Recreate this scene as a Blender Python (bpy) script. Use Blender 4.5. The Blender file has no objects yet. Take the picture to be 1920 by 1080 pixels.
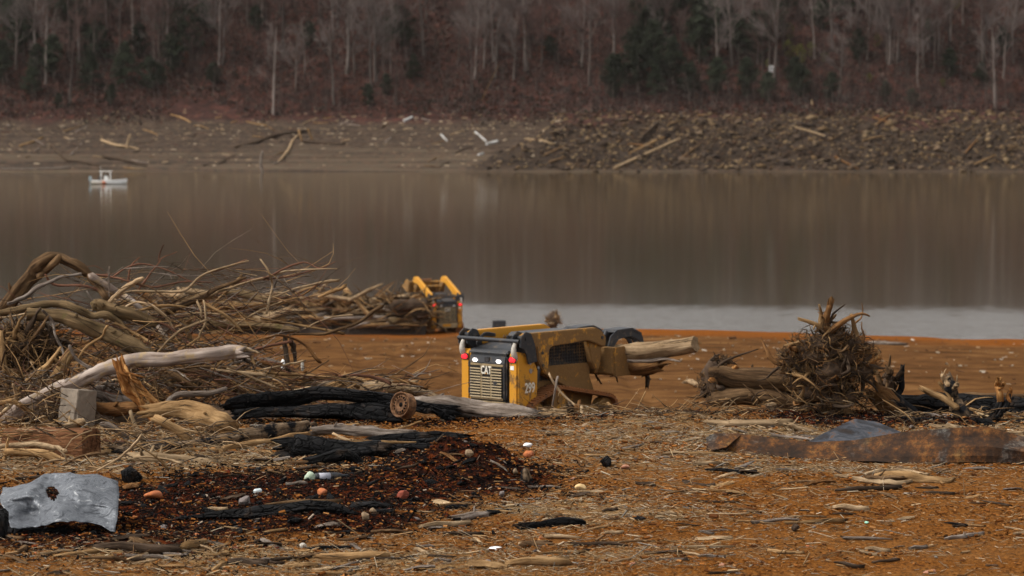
import bpy, bmesh, math, random
import numpy as np
from mathutils import Vector, Matrix

# ------------------------------------------------------------------ camera, sky, sun, exposure
F = 5333.0                 # focal length in photograph pixels (1920 wide), a 100 mm lens
HC = 11.5                  # camera height above the lake
PITCH = math.atan(325.0 / F)
S = bpy.context.scene
COL = S.collection
cam_data = bpy.data.cameras.new('camera')
cam = bpy.data.objects.new('camera', cam_data); COL.objects.link(cam)
cam_data.sensor_width = 36.0; cam_data.lens = 100.0
cam_data.clip_start = 1.0; cam_data.clip_end = 5000.0
cam_data.dof.use_dof = True; cam_data.dof.focus_distance = 42.5; cam_data.dof.aperture_fstop = 2.0
cam.location = (0, 0, HC); cam.rotation_euler = (math.pi / 2 - PITCH, 0, 0)
S.camera = cam

SUN_EL, SUN_AZ = math.radians(52), math.radians(-105)     # azimuth from +Y towards +X
W = bpy.data.worlds.new('World'); S.world = W; W.use_nodes = True
wn = W.node_tree.nodes; wl = W.node_tree.links
sky = wn.new('ShaderNodeTexSky'); sky.sky_type = 'NISHITA'; sky.sun_disc = False
sky.sun_elevation = SUN_EL; sky.sun_rotation = SUN_AZ
sky.air_density = 1.0; sky.dust_density = 3.0; sky.ozone_density = 1.0
hs = wn.new('ShaderNodeHueSaturation'); hs.inputs['Saturation'].default_value = 0.06
wl.new(sky.outputs[0], hs.inputs['Color']); wl.new(hs.outputs[0], wn['Background'].inputs[0])
wn['Background'].inputs[1].default_value = 0.13
sun_d = bpy.data.lights.new('sun', 'SUN'); sun_d.energy = 1.5; sun_d.angle = math.radians(10); sun_d.color = (1.0, 0.93, 0.84)
sun = bpy.data.objects.new('sun', sun_d); COL.objects.link(sun)
sdir = Vector((math.sin(SUN_AZ) * math.cos(SUN_EL), math.cos(SUN_AZ) * math.cos(SUN_EL), math.sin(SUN_EL)))
sun.rotation_euler = sdir.to_track_quat('Z', 'Y').to_euler()
S.view_settings.view_transform = 'Standard'; S.view_settings.look = 'None'
S.view_settings.gamma = 1.0; S.view_settings.use_curve_mapping = False
S.view_settings.exposure = 0.85
S.cycles.max_bounces = 6; S.cycles.diffuse_bounces = 3; S.cycles.glossy_bounces = 3
S.cycles.use_denoising = True

# ------------------------------------------------------------------ numpy noise
def _h(ix, iy, seed):
    a = (ix.astype(np.int64) * 374761393 + iy.astype(np.int64) * 668265263 + seed * 144665) & 0xFFFFFFFF
    a = ((a ^ (a >> 13)) * 1274126177) & 0xFFFFFFFF
    a = ((a ^ (a >> 16)) * 2246822519) & 0xFFFFFFFF
    return ((a ^ (a >> 15)) & 0xFFFFFF) / float(0xFFFFFF)
def vn(x, y, seed=0):
    x = np.asarray(x, float); y = np.asarray(y, float)
    ix = np.floor(x); iy = np.floor(y); fx = x - ix; fy = y - iy
    fx = fx * fx * (3 - 2 * fx); fy = fy * fy * (3 - 2 * fy)
    a = _h(ix, iy, seed); b = _h(ix + 1, iy, seed); c = _h(ix, iy + 1, seed); d = _h(ix + 1, iy + 1, seed)
    return (a * (1 - fx) + b * fx) * (1 - fy) + (c * (1 - fx) + d * fx) * fy
def fbm(x, y, o=4, seed=0):
    s = 0; a = 0.5; t = 0
    for k in range(o):
        s = s + a * vn(x * 2 ** k, y * 2 ** k, seed + 17 * k); t += a; a *= 0.5
    return s / t - 0.5
def sstep(a, b, x):
    t = np.clip((np.asarray(x, float) - a) / (b - a), 0, 1); return t * t * (3 - 2 * t)

# ------------------------------------------------------------------ terrain of the near shore
PD = [-80, 0, 33, 47, 50.2, 52, 56, 60.5, 66, 72, 85, 100, 125, 152, 165, 200, 330]
PZ = [6.5, 6.2, 6.1, 6.1, 6.12, 5.98, 5.40, 4.90, 4.50, 4.05, 3.25, 2.55, 1.25, 0.0, -0.45, -1.5, -5]
MOUND = (-0.75, 42.0)
def base_h(x, d):
    de = np.asarray(d, float) + 0.38 * np.clip(np.asarray(x, float) - 8, 0, 60)
    de = np.where(np.asarray(d) < 75, d, de)
    k = sstep(75, 110, d); de = d + (de - d) * k
    return np.interp(de, PD, PZ)
def H(x, d):
    x = np.asarray(x, float); d = np.asarray(d, float)
    z = base_h(x, d)
    near = 1 - sstep(60, 110, d)
    z = z + near * (fbm(x * 0.35, d * 0.5, 3, 3) * 0.16)
    fine = 1 - sstep(57, 75, d)
    z = z + fine * (fbm(x * 1.6, d * 2.6, 4, 9) * 0.10 + np.abs(fbm(x * 6, d * 11, 2, 31)) * 0.035)
    # berm of raked chips at the crest
    z = z + 0.10 * np.exp(-((d - 49.6) / 1.0) ** 2) * (0.4 + vn(x * 0.8, d * 0, 5)) * sstep(-2, 0.5, x)
    # ash heap, with a low tail towards the camera's left
    mx, my = MOUND
    r2 = ((x - mx) / 1.2) ** 2 + ((d - my) / 1.25) ** 2
    z = z + (0.54 + 0.6 * fbm(x * 2.6, d * 2.6, 4, 77)) * np.exp(-r2 * 1.7)
    r3 = ((x + 2.5) / 0.8) ** 2 + ((d - 37.6) / 0.7) ** 2
    z = z + (0.20 + 0.16 * fbm(x * 4, d * 4, 3, 78)) * np.exp(-r3)
    r4 = ((x + 4.7) / 0.9) ** 2 + ((d - 35.2) / 0.6) ** 2
    z = z + (0.16 + 0.14 * fbm(x * 4, d * 4, 3, 79)) * np.exp(-r4)
    # wheel ruts left on the slope by the loaders
    for xa, sl_, ph in ((-1.6, -.035, 0), (-3.6, -.028, 2.0), (2.4, .03, 4.0)):
        xc = xa + (d - 60) * sl_ + .5 * np.sin(d * .07 + ph)
        for o_ in (-.78, .78): z = z - sstep(58, 64, d) * (1 - sstep(125, 140, d)) * .075 * np.exp(-((x - xc - o_) / .26) ** 2) * (.7 + .6 * vn(x * 3, d * 1.4, 44))
    # rutted slope behind
    mid = sstep(60, 75, d) * (1 - sstep(135, 150, d))
    z = z + mid * (fbm(x * 0.25 + d * 0.05, d * 0.45, 4, 41) * 0.34 + 0.05 * np.sin(d * 2.1 + 1.2 * np.sin(x * .2)))
    z = z + sstep(125, 138, d) * (1 - sstep(160, 175, d)) * fbm(x * .22, d * .22, 4, 48) * .22
    return z
def ray(px, py):
    u = (px - 960.0) / F; v = (540.0 - py) / F
    c, s = math.cos(PITCH), math.sin(PITCH)
    return u, c + v * s, -s + v * c
def P(px, py, d):
    x, y, z = ray(px, py); t = d / y
    return Vector((x * t, d, HC + z * t))
def G(px, py, lo=29.0, hi=175.0):
    """where the ray through a photograph pixel meets the near ground"""
    x, y, z = ray(px, py)
    ds = np.concatenate([np.arange(lo, 60, 0.05), np.arange(60, hi, 0.25)])
    t = ds / y
    below = (HC + z * t) <= H(x * t, ds)
    k = int(np.argmax(below)) if below.any() else len(ds) - 1
    d = float(ds[k]); 
    return Vector((x * d / y, d, float(H(x * d / y, d))))
def hz(x, d): return float(H(x, d))

# ------------------------------------------------------------------ mesh helpers
class MB:
    def __init__(self): self.v = []; self.f = []; self.g = []; self.m = []; self.n = 0
    def add(self, V, Fc, G_=None, mat=0):
        V = np.asarray(V, float).reshape(-1, 3)
        self.v.append(V); self.g.append(np.asarray(G_, float).reshape(-1, 3) if G_ is not None else V.copy())
        for f in Fc: self.f.append(tuple(i + self.n for i in f)); self.m.append(mat)
        self.n += len(V); return self
    def box(self, c, s, rot=None, mat=0):
        c = Vector(c); s = Vector(s) * 0.5
        pts = [Vector((x * s.x, y * s.y, z * s.z)) for x in (-1, 1) for y in (-1, 1) for z in (-1, 1)]
        if rot is not None: pts = [rot @ p for p in pts]
        return self.add([tuple(p + c) for p in pts], [(0, 1, 3, 2), (4, 6, 7, 5), (0, 4, 5, 1), (2, 3, 7, 6), (0, 2, 6, 4), (1, 5, 7, 3)], None, mat)
    def prism(self, poly, x0, x1, fn=None, mat=0):
        """polygon in (y,z) extruded from x0 to x1; fn maps a point"""
        n = len(poly)
        pts = [(x0, y, z) for y, z in poly] + [(x1, y, z) for y, z in poly]
        if fn: pts = [fn(p) for p in pts]
        fs = [tuple(range(n)), tuple(range(2 * n - 1, n - 1, -1))] + [(i + n, (i + 1) % n + n, (i + 1) % n, i) for i in range(n)]
        return self.add(pts, fs, None, mat)
    def cyl(self, a, b, r0, r1=None, n=12, mat=0):
        V, Fc, Gr = tube([a, b], [r0, r1 if r1 is not None else r0], n, 0, 0, 'cap', 'cap', 1)
        return self.add(V, Fc, Gr, mat)
    def build(self, name, mats, parent=None, smooth=False, bevel=0.0):
        me = bpy.data.meshes.new(name)
        V = np.concatenate(self.v) if self.v else np.zeros((0, 3))
        me.from_pydata(V.tolist(), [], self.f)
        mats = mats if isinstance(mats, (list, tuple)) else [mats]
        for m in mats: me.materials.append(m)
        if len(mats) > 1: me.polygons.foreach_set('material_index', self.m)
        at = me.attributes.new('grain', 'FLOAT_VECTOR', 'POINT')
        at.data.foreach_set('vector', np.concatenate(self.g).astype(np.float32).ravel())
        if smooth: me.polygons.foreach_set('use_smooth', [True] * len(me.polygons))
        me.update()
        if bevel > 0:
            bm = bmesh.new(); bm.from_mesh(me); bmesh.ops.recalc_face_normals(bm, faces=bm.faces)
            bmesh.ops.bevel(bm, geom=[e for e in bm.edges if e.is_manifold and e.calc_face_angle(0) > 0.5], offset=bevel, segments=2, affect='EDGES', clamp_overlap=True)
            bm.to_mesh(me); bm.free()
        o = bpy.data.objects.new(name, me); COL.objects.link(o)
        if parent is not None: o.parent = parent
        return o
def smooth_path(pts, rad, sub):
    pts = np.asarray(pts, float); rad = np.asarray(rad, float)
    if sub <= 1 or len(pts) < 3: 
        if sub <= 1: return pts, rad
        t = np.linspace(0, 1, sub + 1)[:, None]
        return pts[0] * (1 - t) + pts[-1] * t, rad[0] * (1 - t[:, 0]) + rad[-1] * t[:, 0]
    q = np.vstack([2 * pts[0] - pts[1], pts, 2 * pts[-1] - pts[-2]])
    out = []; ro = []
    for i in range(len(pts) - 1):
        p0, p1, p2, p3 = q[i], q[i + 1], q[i + 2], q[i + 3]
        for k in range(sub):
            t = k / sub
            out.append(0.5 * (2 * p1 + (p2 - p0) * t + (2 * p0 - 5 * p1 + 4 * p2 - p3) * t * t + (3 * p1 - p0 - 3 * p2 + p3) * t ** 3))
            ro.append(rad[i] * (1 - t) + rad[i + 1] * t)
    out.append(pts[-1]); ro.append(rad[-1])
    return np.array(out), np.array(ro)
def tube(pts, rad, sides=8, rough=0.0, seed=0, e0='taper', e1='taper', sub=4):
    pts, rad = smooth_path(pts, rad, sub)
    if rough and sides >= 10: sides = int(sides * 1.9)
    n = len(pts)
    T = np.gradient(pts, axis=0) if n > 1 else np.array([[0, 0, 1.]])
    T /= np.maximum(np.linalg.norm(T, axis=1)[:, None], 1e-9)
    a = np.array([0, 0, 1.]) if abs(T[0][2]) < 0.9 else np.array([1., 0, 0])
    N = np.cross(T[0], a); N /= np.linalg.norm(N)
    rs = np.random.RandomState(seed % 2 ** 31)
    ph = rs.rand(3) * 6.28; off = rs.rand(3) * 50
    th = np.arange(sides) * 2 * math.pi / sides
    ln = np.concatenate([[0], np.cumsum(np.linalg.norm(np.diff(pts, axis=0), axis=1))])
    V = []; Gr = []; rm = max(rad.max(), 1e-6)
    for i in range(n):
        N = N - T[i] * np.dot(N, T[i]); N /= max(np.linalg.norm(N), 1e-9); B = np.cross(T[i], N)
        r = rad[i] * np.ones(sides)
        if rough:
            s = ln[i] / rm
            ct, st_ = np.cos(th), np.sin(th)
            r = r * (1 + rough * (0.5 * np.sin(2 * th + ph[0] + s * 0.15) + 0.4 * np.sin(3 * th + ph[1] - s * 0.22) + 2.0 * (vn(ct * 1.1 + off[0], st_ * 1.1 + s * 0.5, seed) - 0.5) + (2.1 * (vn(ct * 3.2 + off[1] + s * .05, st_ * 3.2 + off[2], seed + 3) - 0.5) + 1.0 * (vn(ct * 6 + off[0], st_ * 6 + s * .25, seed + 5) - .5) if sides > 11 else 0)))
        V.append(pts[i] + np.outer(np.cos(th) * r, N) + np.outer(np.sin(th) * r, B))
        Gr.append(np.stack([np.cos(th) * rad[i] + off[0], np.sin(th) * rad[i] + off[1], np.full(sides, ln[i] + off[2])], 1))
    V = np.array(V); Gr = np.array(Gr)
    if e0 == 'jag': V[0] -= np.outer(rs.rand(sides) ** 2 * rad[0] * 2.6, T[0])
    if e1 == 'jag': V[-1] += np.outer(rs.rand(sides) ** 2 * rad[-1] * 2.6, T[-1])
    Fc = []
    for i in range(n - 1):
        for k in range(sides):
            k2 = (k + 1) % sides
            Fc.append((i * sides + k, i * sides + k2, (i + 1) * sides + k2, (i + 1) * sides + k))
    V = V.reshape(-1, 3); Gr = Gr.reshape(-1, 3)
    ex = []; eg = []
    for which, e in ((0, e0), (n - 1, e1)):
        sgn = -1 if which == 0 else 1
        b = which * sides
        ci = len(V) + len(ex)
        depth = {'taper': 0.8, 'cap': 0.0, 'jag': -0.3}[e] * rad[which] * sgn
        if e == 'cap':                       # sharp rim: its own ring of vertices
            for k in range(sides): ex.append(V[b + k]); eg.append(Gr[b + k] * 1.0)
            ring = [ci + k for k in range(sides)]; ci = len(V) + len(ex)
        else: ring = [b + k for k in range(sides)]
        ex.append(pts[which] + T[which] * depth); eg.append(np.array([off[0], off[1], ln[which] + off[2]]))
        for k in range(sides):
            k2 = (k + 1) % sides
            Fc.append((ring[k2], ring[k], ci) if which == 0 else (ring[k], ring[k2], ci))
    return np.vstack([V, np.array(ex)]), Fc, np.vstack([Gr, np.array(eg)])
def mesh_np(name, V, Fq, mats, attrs=None, smooth=False, parent=None):
    """large meshes: V (n,3), Fq (m,k)"""
    me = bpy.data.meshes.new(name); k = Fq.shape[1]
    me.vertices.add(len(V)); me.vertices.foreach_set('co', V.astype(np.float32).ravel())
    me.loops.add(Fq.size); me.loops.foreach_set('vertex_index', Fq.astype(np.int32).ravel())
    me.polygons.add(len(Fq)); me.polygons.foreach_set('loop_start', np.arange(0, Fq.size, k, dtype=np.int32))
    me.polygons.foreach_set('loop_total', np.full(len(Fq), k, dtype=np.int32))
    if smooth: me.polygons.foreach_set('use_smooth', np.ones(len(Fq), dtype=bool))
    for m in (mats if isinstance(mats, (list, tuple)) else [mats]): me.materials.append(m)
    for nm, a in (attrs or {}).items():
        at = me.attributes.new(nm, 'FLOAT_COLOR', 'POINT'); at.data.foreach_set('color', a.astype(np.float32).ravel())
    me.update(calc_edges=True); me.validate()
    o = bpy.data.objects.new(name, me); COL.objects.link(o)
    if parent is not None: o.parent = parent
    return o
def tag(o, label=None, cat=None, group=None, kind=None):
    if label: o['label'] = label
    if cat: o['category'] = cat
    if group: o['group'] = group
    if kind: o['kind'] = kind
    return o
def empty(name, loc, label, cat, group=None, rz=0.0):
    o = bpy.data.objects.new(name, None); COL.objects.link(o); o.location = loc; o.rotation_euler = (0, 0, rz)
    o.empty_display_size = 0.2
    return tag(o, label, cat, group)
def copy_tree(o, parent=None):
    c = o.copy(); COL.objects.link(c); c.parent = parent
    for ch in list(o.children): copy_tree(ch, c)
    return c
def grid_mesh(name, xs, ys, zf, mats, attrs_f=None, kind='structure'):
    X, Y = np.meshgrid(xs, ys); Z = zf(X, Y)
    V = np.stack([X.ravel(), Y.ravel(), Z.ravel()], 1); nx, ny = len(xs), len(ys)
    i = (np.arange(ny - 1)[:, None] * nx + np.arange(nx - 1)[None, :]).ravel()
    Fq = np.stack([i, i + 1, i + nx + 1, i + nx], 1)
    o = mesh_np(name, V, Fq, mats, {k: f(X.ravel(), Y.ravel(), Z.ravel()) for k, f in (attrs_f or {}).items()}, True)
    o['kind'] = kind; return o

# ------------------------------------------------------------------ materials
class NT:
    def __init__(self, name):
        self.m = bpy.data.materials.new(name); self.m.use_nodes = True
        self.t = self.m.node_tree; self.n = self.t.nodes; self.l = self.t.links
        self.b = self.n['Principled BSDF']
    def node(self, typ, **kw):
        x = self.n.new(typ)
        for k, v in kw.items(): setattr(x, k, v)
        return x
    def link(self, a, b): self.l.new(a, b); return self
    def attr(self, name): x = self.node('ShaderNodeAttribute'); x.attribute_name = name; return x
    def mapped(self, vec, scale, rot=(0, 0, 0)):
        m = self.node('ShaderNodeMapping'); m.inputs['Scale'].default_value = scale; m.inputs['Rotation'].default_value = rot
        self.link(vec, m.inputs['Vector']); return m.outputs[0]
    def noise(self, vec, scale, detail=4, rough=0.6):
        x = self.node('ShaderNodeTexNoise'); x.inputs['Scale'].default_value = scale
        x.inputs['Detail'].default_value = detail; x.inputs['Roughness'].default_value = rough
        if vec is not None: self.link(vec, x.inputs['Vector'])
        return x.outputs['Fac']
    def ramp(self, fac, stops):
        r = self.node('ShaderNodeValToRGB'); e = r.color_ramp.elements
        while len(e) < len(stops): e.new(0.5)
        for i, (p, c) in enumerate(stops): e[i].position = p; e[i].color = (*c, 1) if len(c) == 3 else c
        self.link(fac, r.inputs[0]); return r.outputs[0]
    def mix(self, fac, a, b, mode='MIX'):
        x = self.node('ShaderNodeMix', data_type='RGBA', blend_type=mode)
        for s, v in ((x.inputs[0], fac), (x.inputs[6], a), (x.inputs[7], b)):
            if hasattr(v, 'type') and not isinstance(v, (int, float, tuple)): self.link(v, s)
            else: s.default_value = v if isinstance(v, (int, float)) else (*v, 1)
        return x.outputs[2]
    def math(self, op, a, b=0.5, clamp=False):
        x = self.node('ShaderNodeMath', operation=op, use_clamp=clamp)
        for s, v in ((x.inputs[0], a), (x.inputs[1], b)):
            if isinstance(v, (int, float)): s.default_value = v
            else: self.link(v, s)
        return x.outputs[0]
    def bump(self, h, strength=0.5, dist=0.02):
        x = self.node('ShaderNodeBump'); x.inputs['Strength'].default_value = strength; x.inputs['Distance'].default_value = dist
        self.link(h, x.inputs['Height']); self.link(x.outputs[0], self.b.inputs['Normal']); return self
    def out(self, col, rough=0.85, spec=0.25, metal=0.0):
        if isinstance(col, tuple): self.b.inputs['Base Color'].default_value = (*col, 1)
        else: self.link(col, self.b.inputs['Base Color'])
        if isinstance(rough, (int, float)): self.b.inputs['Roughness'].default_value = rough
        else: self.link(rough, self.b.inputs['Roughness'])
        self.b.inputs['Specular IOR Level'].default_value = spec; self.b.inputs['Metallic'].default_value = metal
        return self.m
def vary(t, col, amt=0.3):
    oi = t.node('ShaderNodeObjectInfo'); h = t.node('ShaderNodeHueSaturation')
    t.link(t.math('MULTIPLY_ADD', oi.outputs['Random'], amt * 2), h.inputs['Value'])
    h.inputs['Value'].links[0].from_node.inputs[2].default_value = 1 - amt
    t.link(col, h.inputs['Color']); return h.outputs[0]
def wood(name, c1, c2, crack=(0.03, 0.02, 0.012), gs=9.0, bump=0.5, var=0.28, patch=None, patch_amt=0.5, rough=0.85):
    t = NT(name); g = t.attr('grain').outputs['Vector']
    st = t.mapped(g, (gs * 1.5, gs * 1.5, gs * 0.13))
    n1 = t.noise(st, 1.0, 6, 0.7); n2 = t.noise(t.mapped(g, (gs * 4, gs * 4, gs * 0.5)), 1.0, 3, 0.6); n3 = t.noise(g, 2.6, 5, 0.65)
    col = t.ramp(n1, [(0.37, crack), (0.445, c2), (0.60, c1)])
    col = t.mix(t.ramp(n3, [(0.42, (0, 0, 0)), (0.60, (1, 1, 1))]), col, t.mix(0.6, col, tuple(x * .7 for x in c2)))
    if patch: 
        n4 = t.noise(g, 4.5, 5, 0.62)
        col = t.mix(t.ramp(n4, [(1 - patch_amt - 0.06, (0, 0, 0)), (1 - patch_amt + 0.06, (1, 1, 1))]), col, patch)
    col = vary(t, col, var)
    t.bump(t.math('ADD', n1, t.math('MULTIPLY', n2, 0.5)), bump * 1.5, 0.04)
    return t.out(col, rough, 0.03)
M = {}
M['pale'] = wood('pale_weathered_wood', (0.42, 0.30, 0.18), (0.27, 0.18, 0.10))
M['silver'] = wood('silver_bark', (0.36, 0.295, 0.25), (0.24, 0.185, 0.15), (0.09, 0.06, 0.045), 5, 0.25, 0.1, (0.30, 0.215, 0.12), 0.42)
M['tan'] = wood('tan_stripped_wood', (0.35, 0.22, 0.105), (0.21, 0.12, 0.052))
M['brown'] = wood('brown_bark', (0.19, 0.115, 0.058), (0.10, 0.058, 0.03), (0.02, 0.013, 0.009))
M['dark'] = wood('dark_bark', (0.085, 0.058, 0.04), (0.045, 0.03, 0.02), (0.012, 0.009, 0.007))
M['moss'] = wood('mossy_bark', (0.19, 0.125, 0.065), (0.105, 0.070, 0.036), (0.025, 0.018, 0.011), 7, 0.6, 0.15, (0.085, 0.068, 0.026), 0.32)
M['red'] = wood('reddish_twig_bark', (0.23, 0.115, 0.075), (0.14, 0.065, 0.04), (0.05, 0.025, 0.018))
M['fresh'] = wood('freshly_torn_wood', (0.50, 0.27, 0.10), (0.30, 0.12, 0.035), (0.08, 0.03, 0.01), 14, 0.9, 0.15)
M['rot'] = wood('rotten_brown_wood', (0.24, 0.125, 0.05), (0.14, 0.065, 0.025), (0.035, 0.016, 0.008), 12, 0.8, 0.15)
M['grey'] = wood('grey_driftwood', (0.30, 0.25, 0.21), (0.15, 0.115, 0.09), (0.03, 0.022, 0.018), 10, 0.8, 0.2)
def char_mat():
    t = NT('charred_wood'); g = t.attr('grain').outputs['Vector']
    vo = t.node('ShaderNodeTexVoronoi', feature='DISTANCE_TO_EDGE'); dn_ = t.node('ShaderNodeVectorMath', operation='ADD'); nz_ = t.node('ShaderNodeTexNoise'); nz_.inputs['Scale'].default_value = 6; t.link(g, nz_.inputs['Vector']); t.link(t.mapped(g, (15, 15, 5)), dn_.inputs[0]); t.link(nz_.outputs['Color'], dn_.inputs[1]); t.link(dn_.outputs[0], vo.inputs['Vector']); vo.inputs['Scale'].default_value = 1.0
    n = t.noise(t.mapped(g, (9, 9, 1.2)), 1.0, 5, .7); n2 = t.noise(g, 3.0, 5, .65)
    cr = t.ramp(vo.outputs['Distance'], [(0.0, (.25, .25, .25)), (0.13, (1, 1, 1))])
    col = t.mix(cr, (0.002, 0.002, 0.002), t.ramp(n, [(.35, (0.004, 0.004, 0.004)), (.55, (0.011, 0.0105, 0.011)), (.72, (0.028, 0.027, 0.027))]))
    col = t.mix(t.ramp(n2, [(.58, (0, 0, 0)), (.68, (.8, .8, .8))]), col, (0.04, 0.027, 0.019))
    t.bump(t.math('ADD', t.math('MULTIPLY', cr, 1.0), n), 1.0, 0.035)
    return t.out(col, .72, .07)
M['char'] = char_mat()
M['halfchar'] = wood('half_burnt_wood', (0.26, 0.185, 0.12), (0.13, 0.085, 0.05), (0.02, 0.014, 0.01), 9, 0.8, 0.15, (0.011, 0.011, 0.012), 0.52)
def attr_mat(name, rough=0.95, spec=0.0):
    t = NT(name); return t.out(t.attr('col').outputs['Color'], rough, spec)
M['litter'] = attr_mat('wood_chip_litter')
def plain(name, c, rough=0.6, spec=0.3, metal=0.0, nz=0.2, scale=8.0, bump=0.0):
    t = NT(name); tc = t.node('ShaderNodeTexCoord'); n = t.noise(tc.outputs['Object'], scale, 4)
    col = t.mix(t.ramp(n, [(0.3, (0, 0, 0)), (0.7, (1, 1, 1))]), tuple(x * (1 - nz) for x in c), tuple(min(1, x * (1 + nz)) for x in c))
    if bump: t.bump(n, bump, 0.02)
    return t.out(col, rough, spec, metal)
def emit(name, c, e):
    t = NT(name); t.b.inputs['Emission Color'].default_value = (*c, 1); t.b.inputs['Emission Strength'].default_value = e
    return t.out(c, 0.3, 0.4)
def ground_mat():
    t = NT('rust_coloured_soil'); geo = t.node('ShaderNodeNewGeometry'); pos = geo.outputs['Position']
    a = t.attr('mask'); sep = t.node('ShaderNodeSeparateColor'); t.link(a.outputs['Color'], sep.inputs[0])
    fine = t.noise(t.mapped(pos, (1, 0.8, 1)), 22, 6, 0.72); med = t.noise(t.mapped(pos, (1.0, 1.6, 1)), 2.6, 5, 0.6); big = t.noise(t.mapped(pos, (0.25, 0.9, 1)), 0.5, 4)
    soil = t.ramp(fine, [(0.32, (0.024, 0.010, 0.005)), (0.46, (0.115, 0.039, 0.008)), (0.60, (0.225, 0.083, 0.016)), (0.74, (0.31, 0.145, 0.045))])
    straw = t.ramp(t.noise(t.mapped(pos, (0.55, 1.4, 1)), 40, 4, 0.75), [(0.32, (0.045, 0.022, 0.010)), (0.48, (0.20, 0.115, 0.048)), (0.66, (0.36, 0.235, 0.115))])
    mud = t.ramp(t.noise(t.mapped(pos, (0.4, 0.8, 1)), 0.9, 8, 0.72), [(0.32, (0.040, 0.019, 0.009)), (0.47, (0.092, 0.043, 0.017)), (0.56, (0.125, 0.059, 0.022)), (0.70, (0.185, 0.096, 0.038))])
    ash = t.ramp(t.noise(pos, 7, 7, 0.75), [(0.40, (0.005, 0.004, 0.004)), (0.51, (0.024, 0.009, 0.006)), (0.60, (0.090, 0.021, 0.007)), (0.72, (0.14, 0.038, 0.010))])
    wet = t.ramp(med, [(0.3, (0.13, 0.042, 0.009)), (0.7, (0.21, 0.070, 0.015))])
    col = t.mix(t.ramp(t.math('ADD', sep.outputs[1], t.math('MULTIPLY', t.math('SUBTRACT', med, 0.5), 0.9)), [(0.36, (0, 0, 0)), (0.66, (1, 1, 1))]), soil, straw)
    col = t.mix(t.ramp(big, [(0.35, (0, 0, 0)), (0.7, (0.6, 0.6, 0.6))]), col, t.mix(0.5, col, straw))
    col = t.mix(a.outputs['Alpha'], col, mud)
    col = t.mix(sep.outputs[2], col, wet)
    col = t.mix(t.ramp(t.math('ADD', sep.outputs[0], t.math('MULTIPLY', t.math('SUBTRACT', med, 0.5), 0.8)), [(0.34, (0, 0, 0)), (0.56, (1, 1, 1))]), col, ash)
    t.bump(t.math('ADD', fine, t.math('MULTIPLY', med, 0.8)), 0.85, 0.05)
    return t.out(col, 1.0, 0.0)
M['ground'] = ground_mat()
# ================================================================== LARGE STRUCTURE
R = random.Random(11); RS = np.random.RandomState(5)
# ---- near shore ground
def axis_pts(fine_lo, fine_hi, st, lo, hi, grow=1.12):
    a = list(np.arange(fine_lo, fine_hi, st)); s = st; v = fine_hi
    while v < hi: a.append(v); s *= grow; v += s
    a.append(hi); s = st; v = fine_lo - st
    while v > lo: a.insert(0, v); s *= grow; v -= s
    a.insert(0, lo); return np.array(a)
gx = axis_pts(-10.5, 10.5, 0.055, -90, 90)
gy = np.concatenate([np.linspace(-60, 28, 30), np.arange(28.5, 56, 0.055), np.arange(56, 80, 0.2), np.arange(80, 170, 0.6), np.linspace(170, 230, 12)])
def char_mask(x, y):
    d = y
    m = np.zeros_like(x)
    for cx, cd, rx, rd, a in ((-0.8, 42.0, 1.5, 2.0, 1.0), (-3.0, 40.5, 2.4, 2.6, 1.0), (-3.0, 37.6, 2.0, 1.3, .9), (-5.6, 38.0, 2.6, 3.4, .8), (-4.8, 35.2, 1.6, .7, .6), (-2.0, 44.6, 1.6, 1.3, .8),
                              (-2.0, 49.6, 3.5, .7, .55), (6.5, 49.4, 2.5, 0.9, .8), (3.8, 50.3, 1.6, .6, .7), (1.0, 49.7, 1.0, .5, .6)):
        m = np.maximum(m, a * np.exp(-(np.abs((x - cx) / rx) ** 3 + np.abs((d - cd) / rd) ** 3)))
    return m
def chip_mask(x, y):
    d = y
    m = 0.60 * np.exp(-((d - 47.0) / 4.0) ** 2) * sstep(-1, 1.5, x) 
    m = np.maximum(m, 0.7 * np.exp(-((x + 2.0) / 4.5) ** 2 - ((d - 34.5) / 2.0) ** 2))
    m = np.maximum(m, 0.75 * np.exp(-((x + 6) / 4.0) ** 4 - ((d - 45.5) / 3.5) ** 4))
    m = np.maximum(m, 0.55 * np.exp(-((x - 1.2) / 2.2) ** 2 - ((d - 38.5) / 2.6) ** 2))
    m = np.maximum(m, 0.5 * np.exp(-((x - 5) / 2.5) ** 2 - ((d - 43.2) / 1.1) ** 2))
    return np.clip(m + fbm(x * 0.5, d * 0.9, 3, 55) * 0.55, 0, 1)
def gmask(x, y, z):
    wet = (1 - sstep(0.25, 0.75, z)) * sstep(80, 110, y)
    mud = sstep(53, 60, y)
    return np.stack([char_mask(x, y), chip_mask(x, y), wet, mud], 1)
grid_mesh('ground', gx, gy, H, M['ground'], {'mask': gmask})

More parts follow.
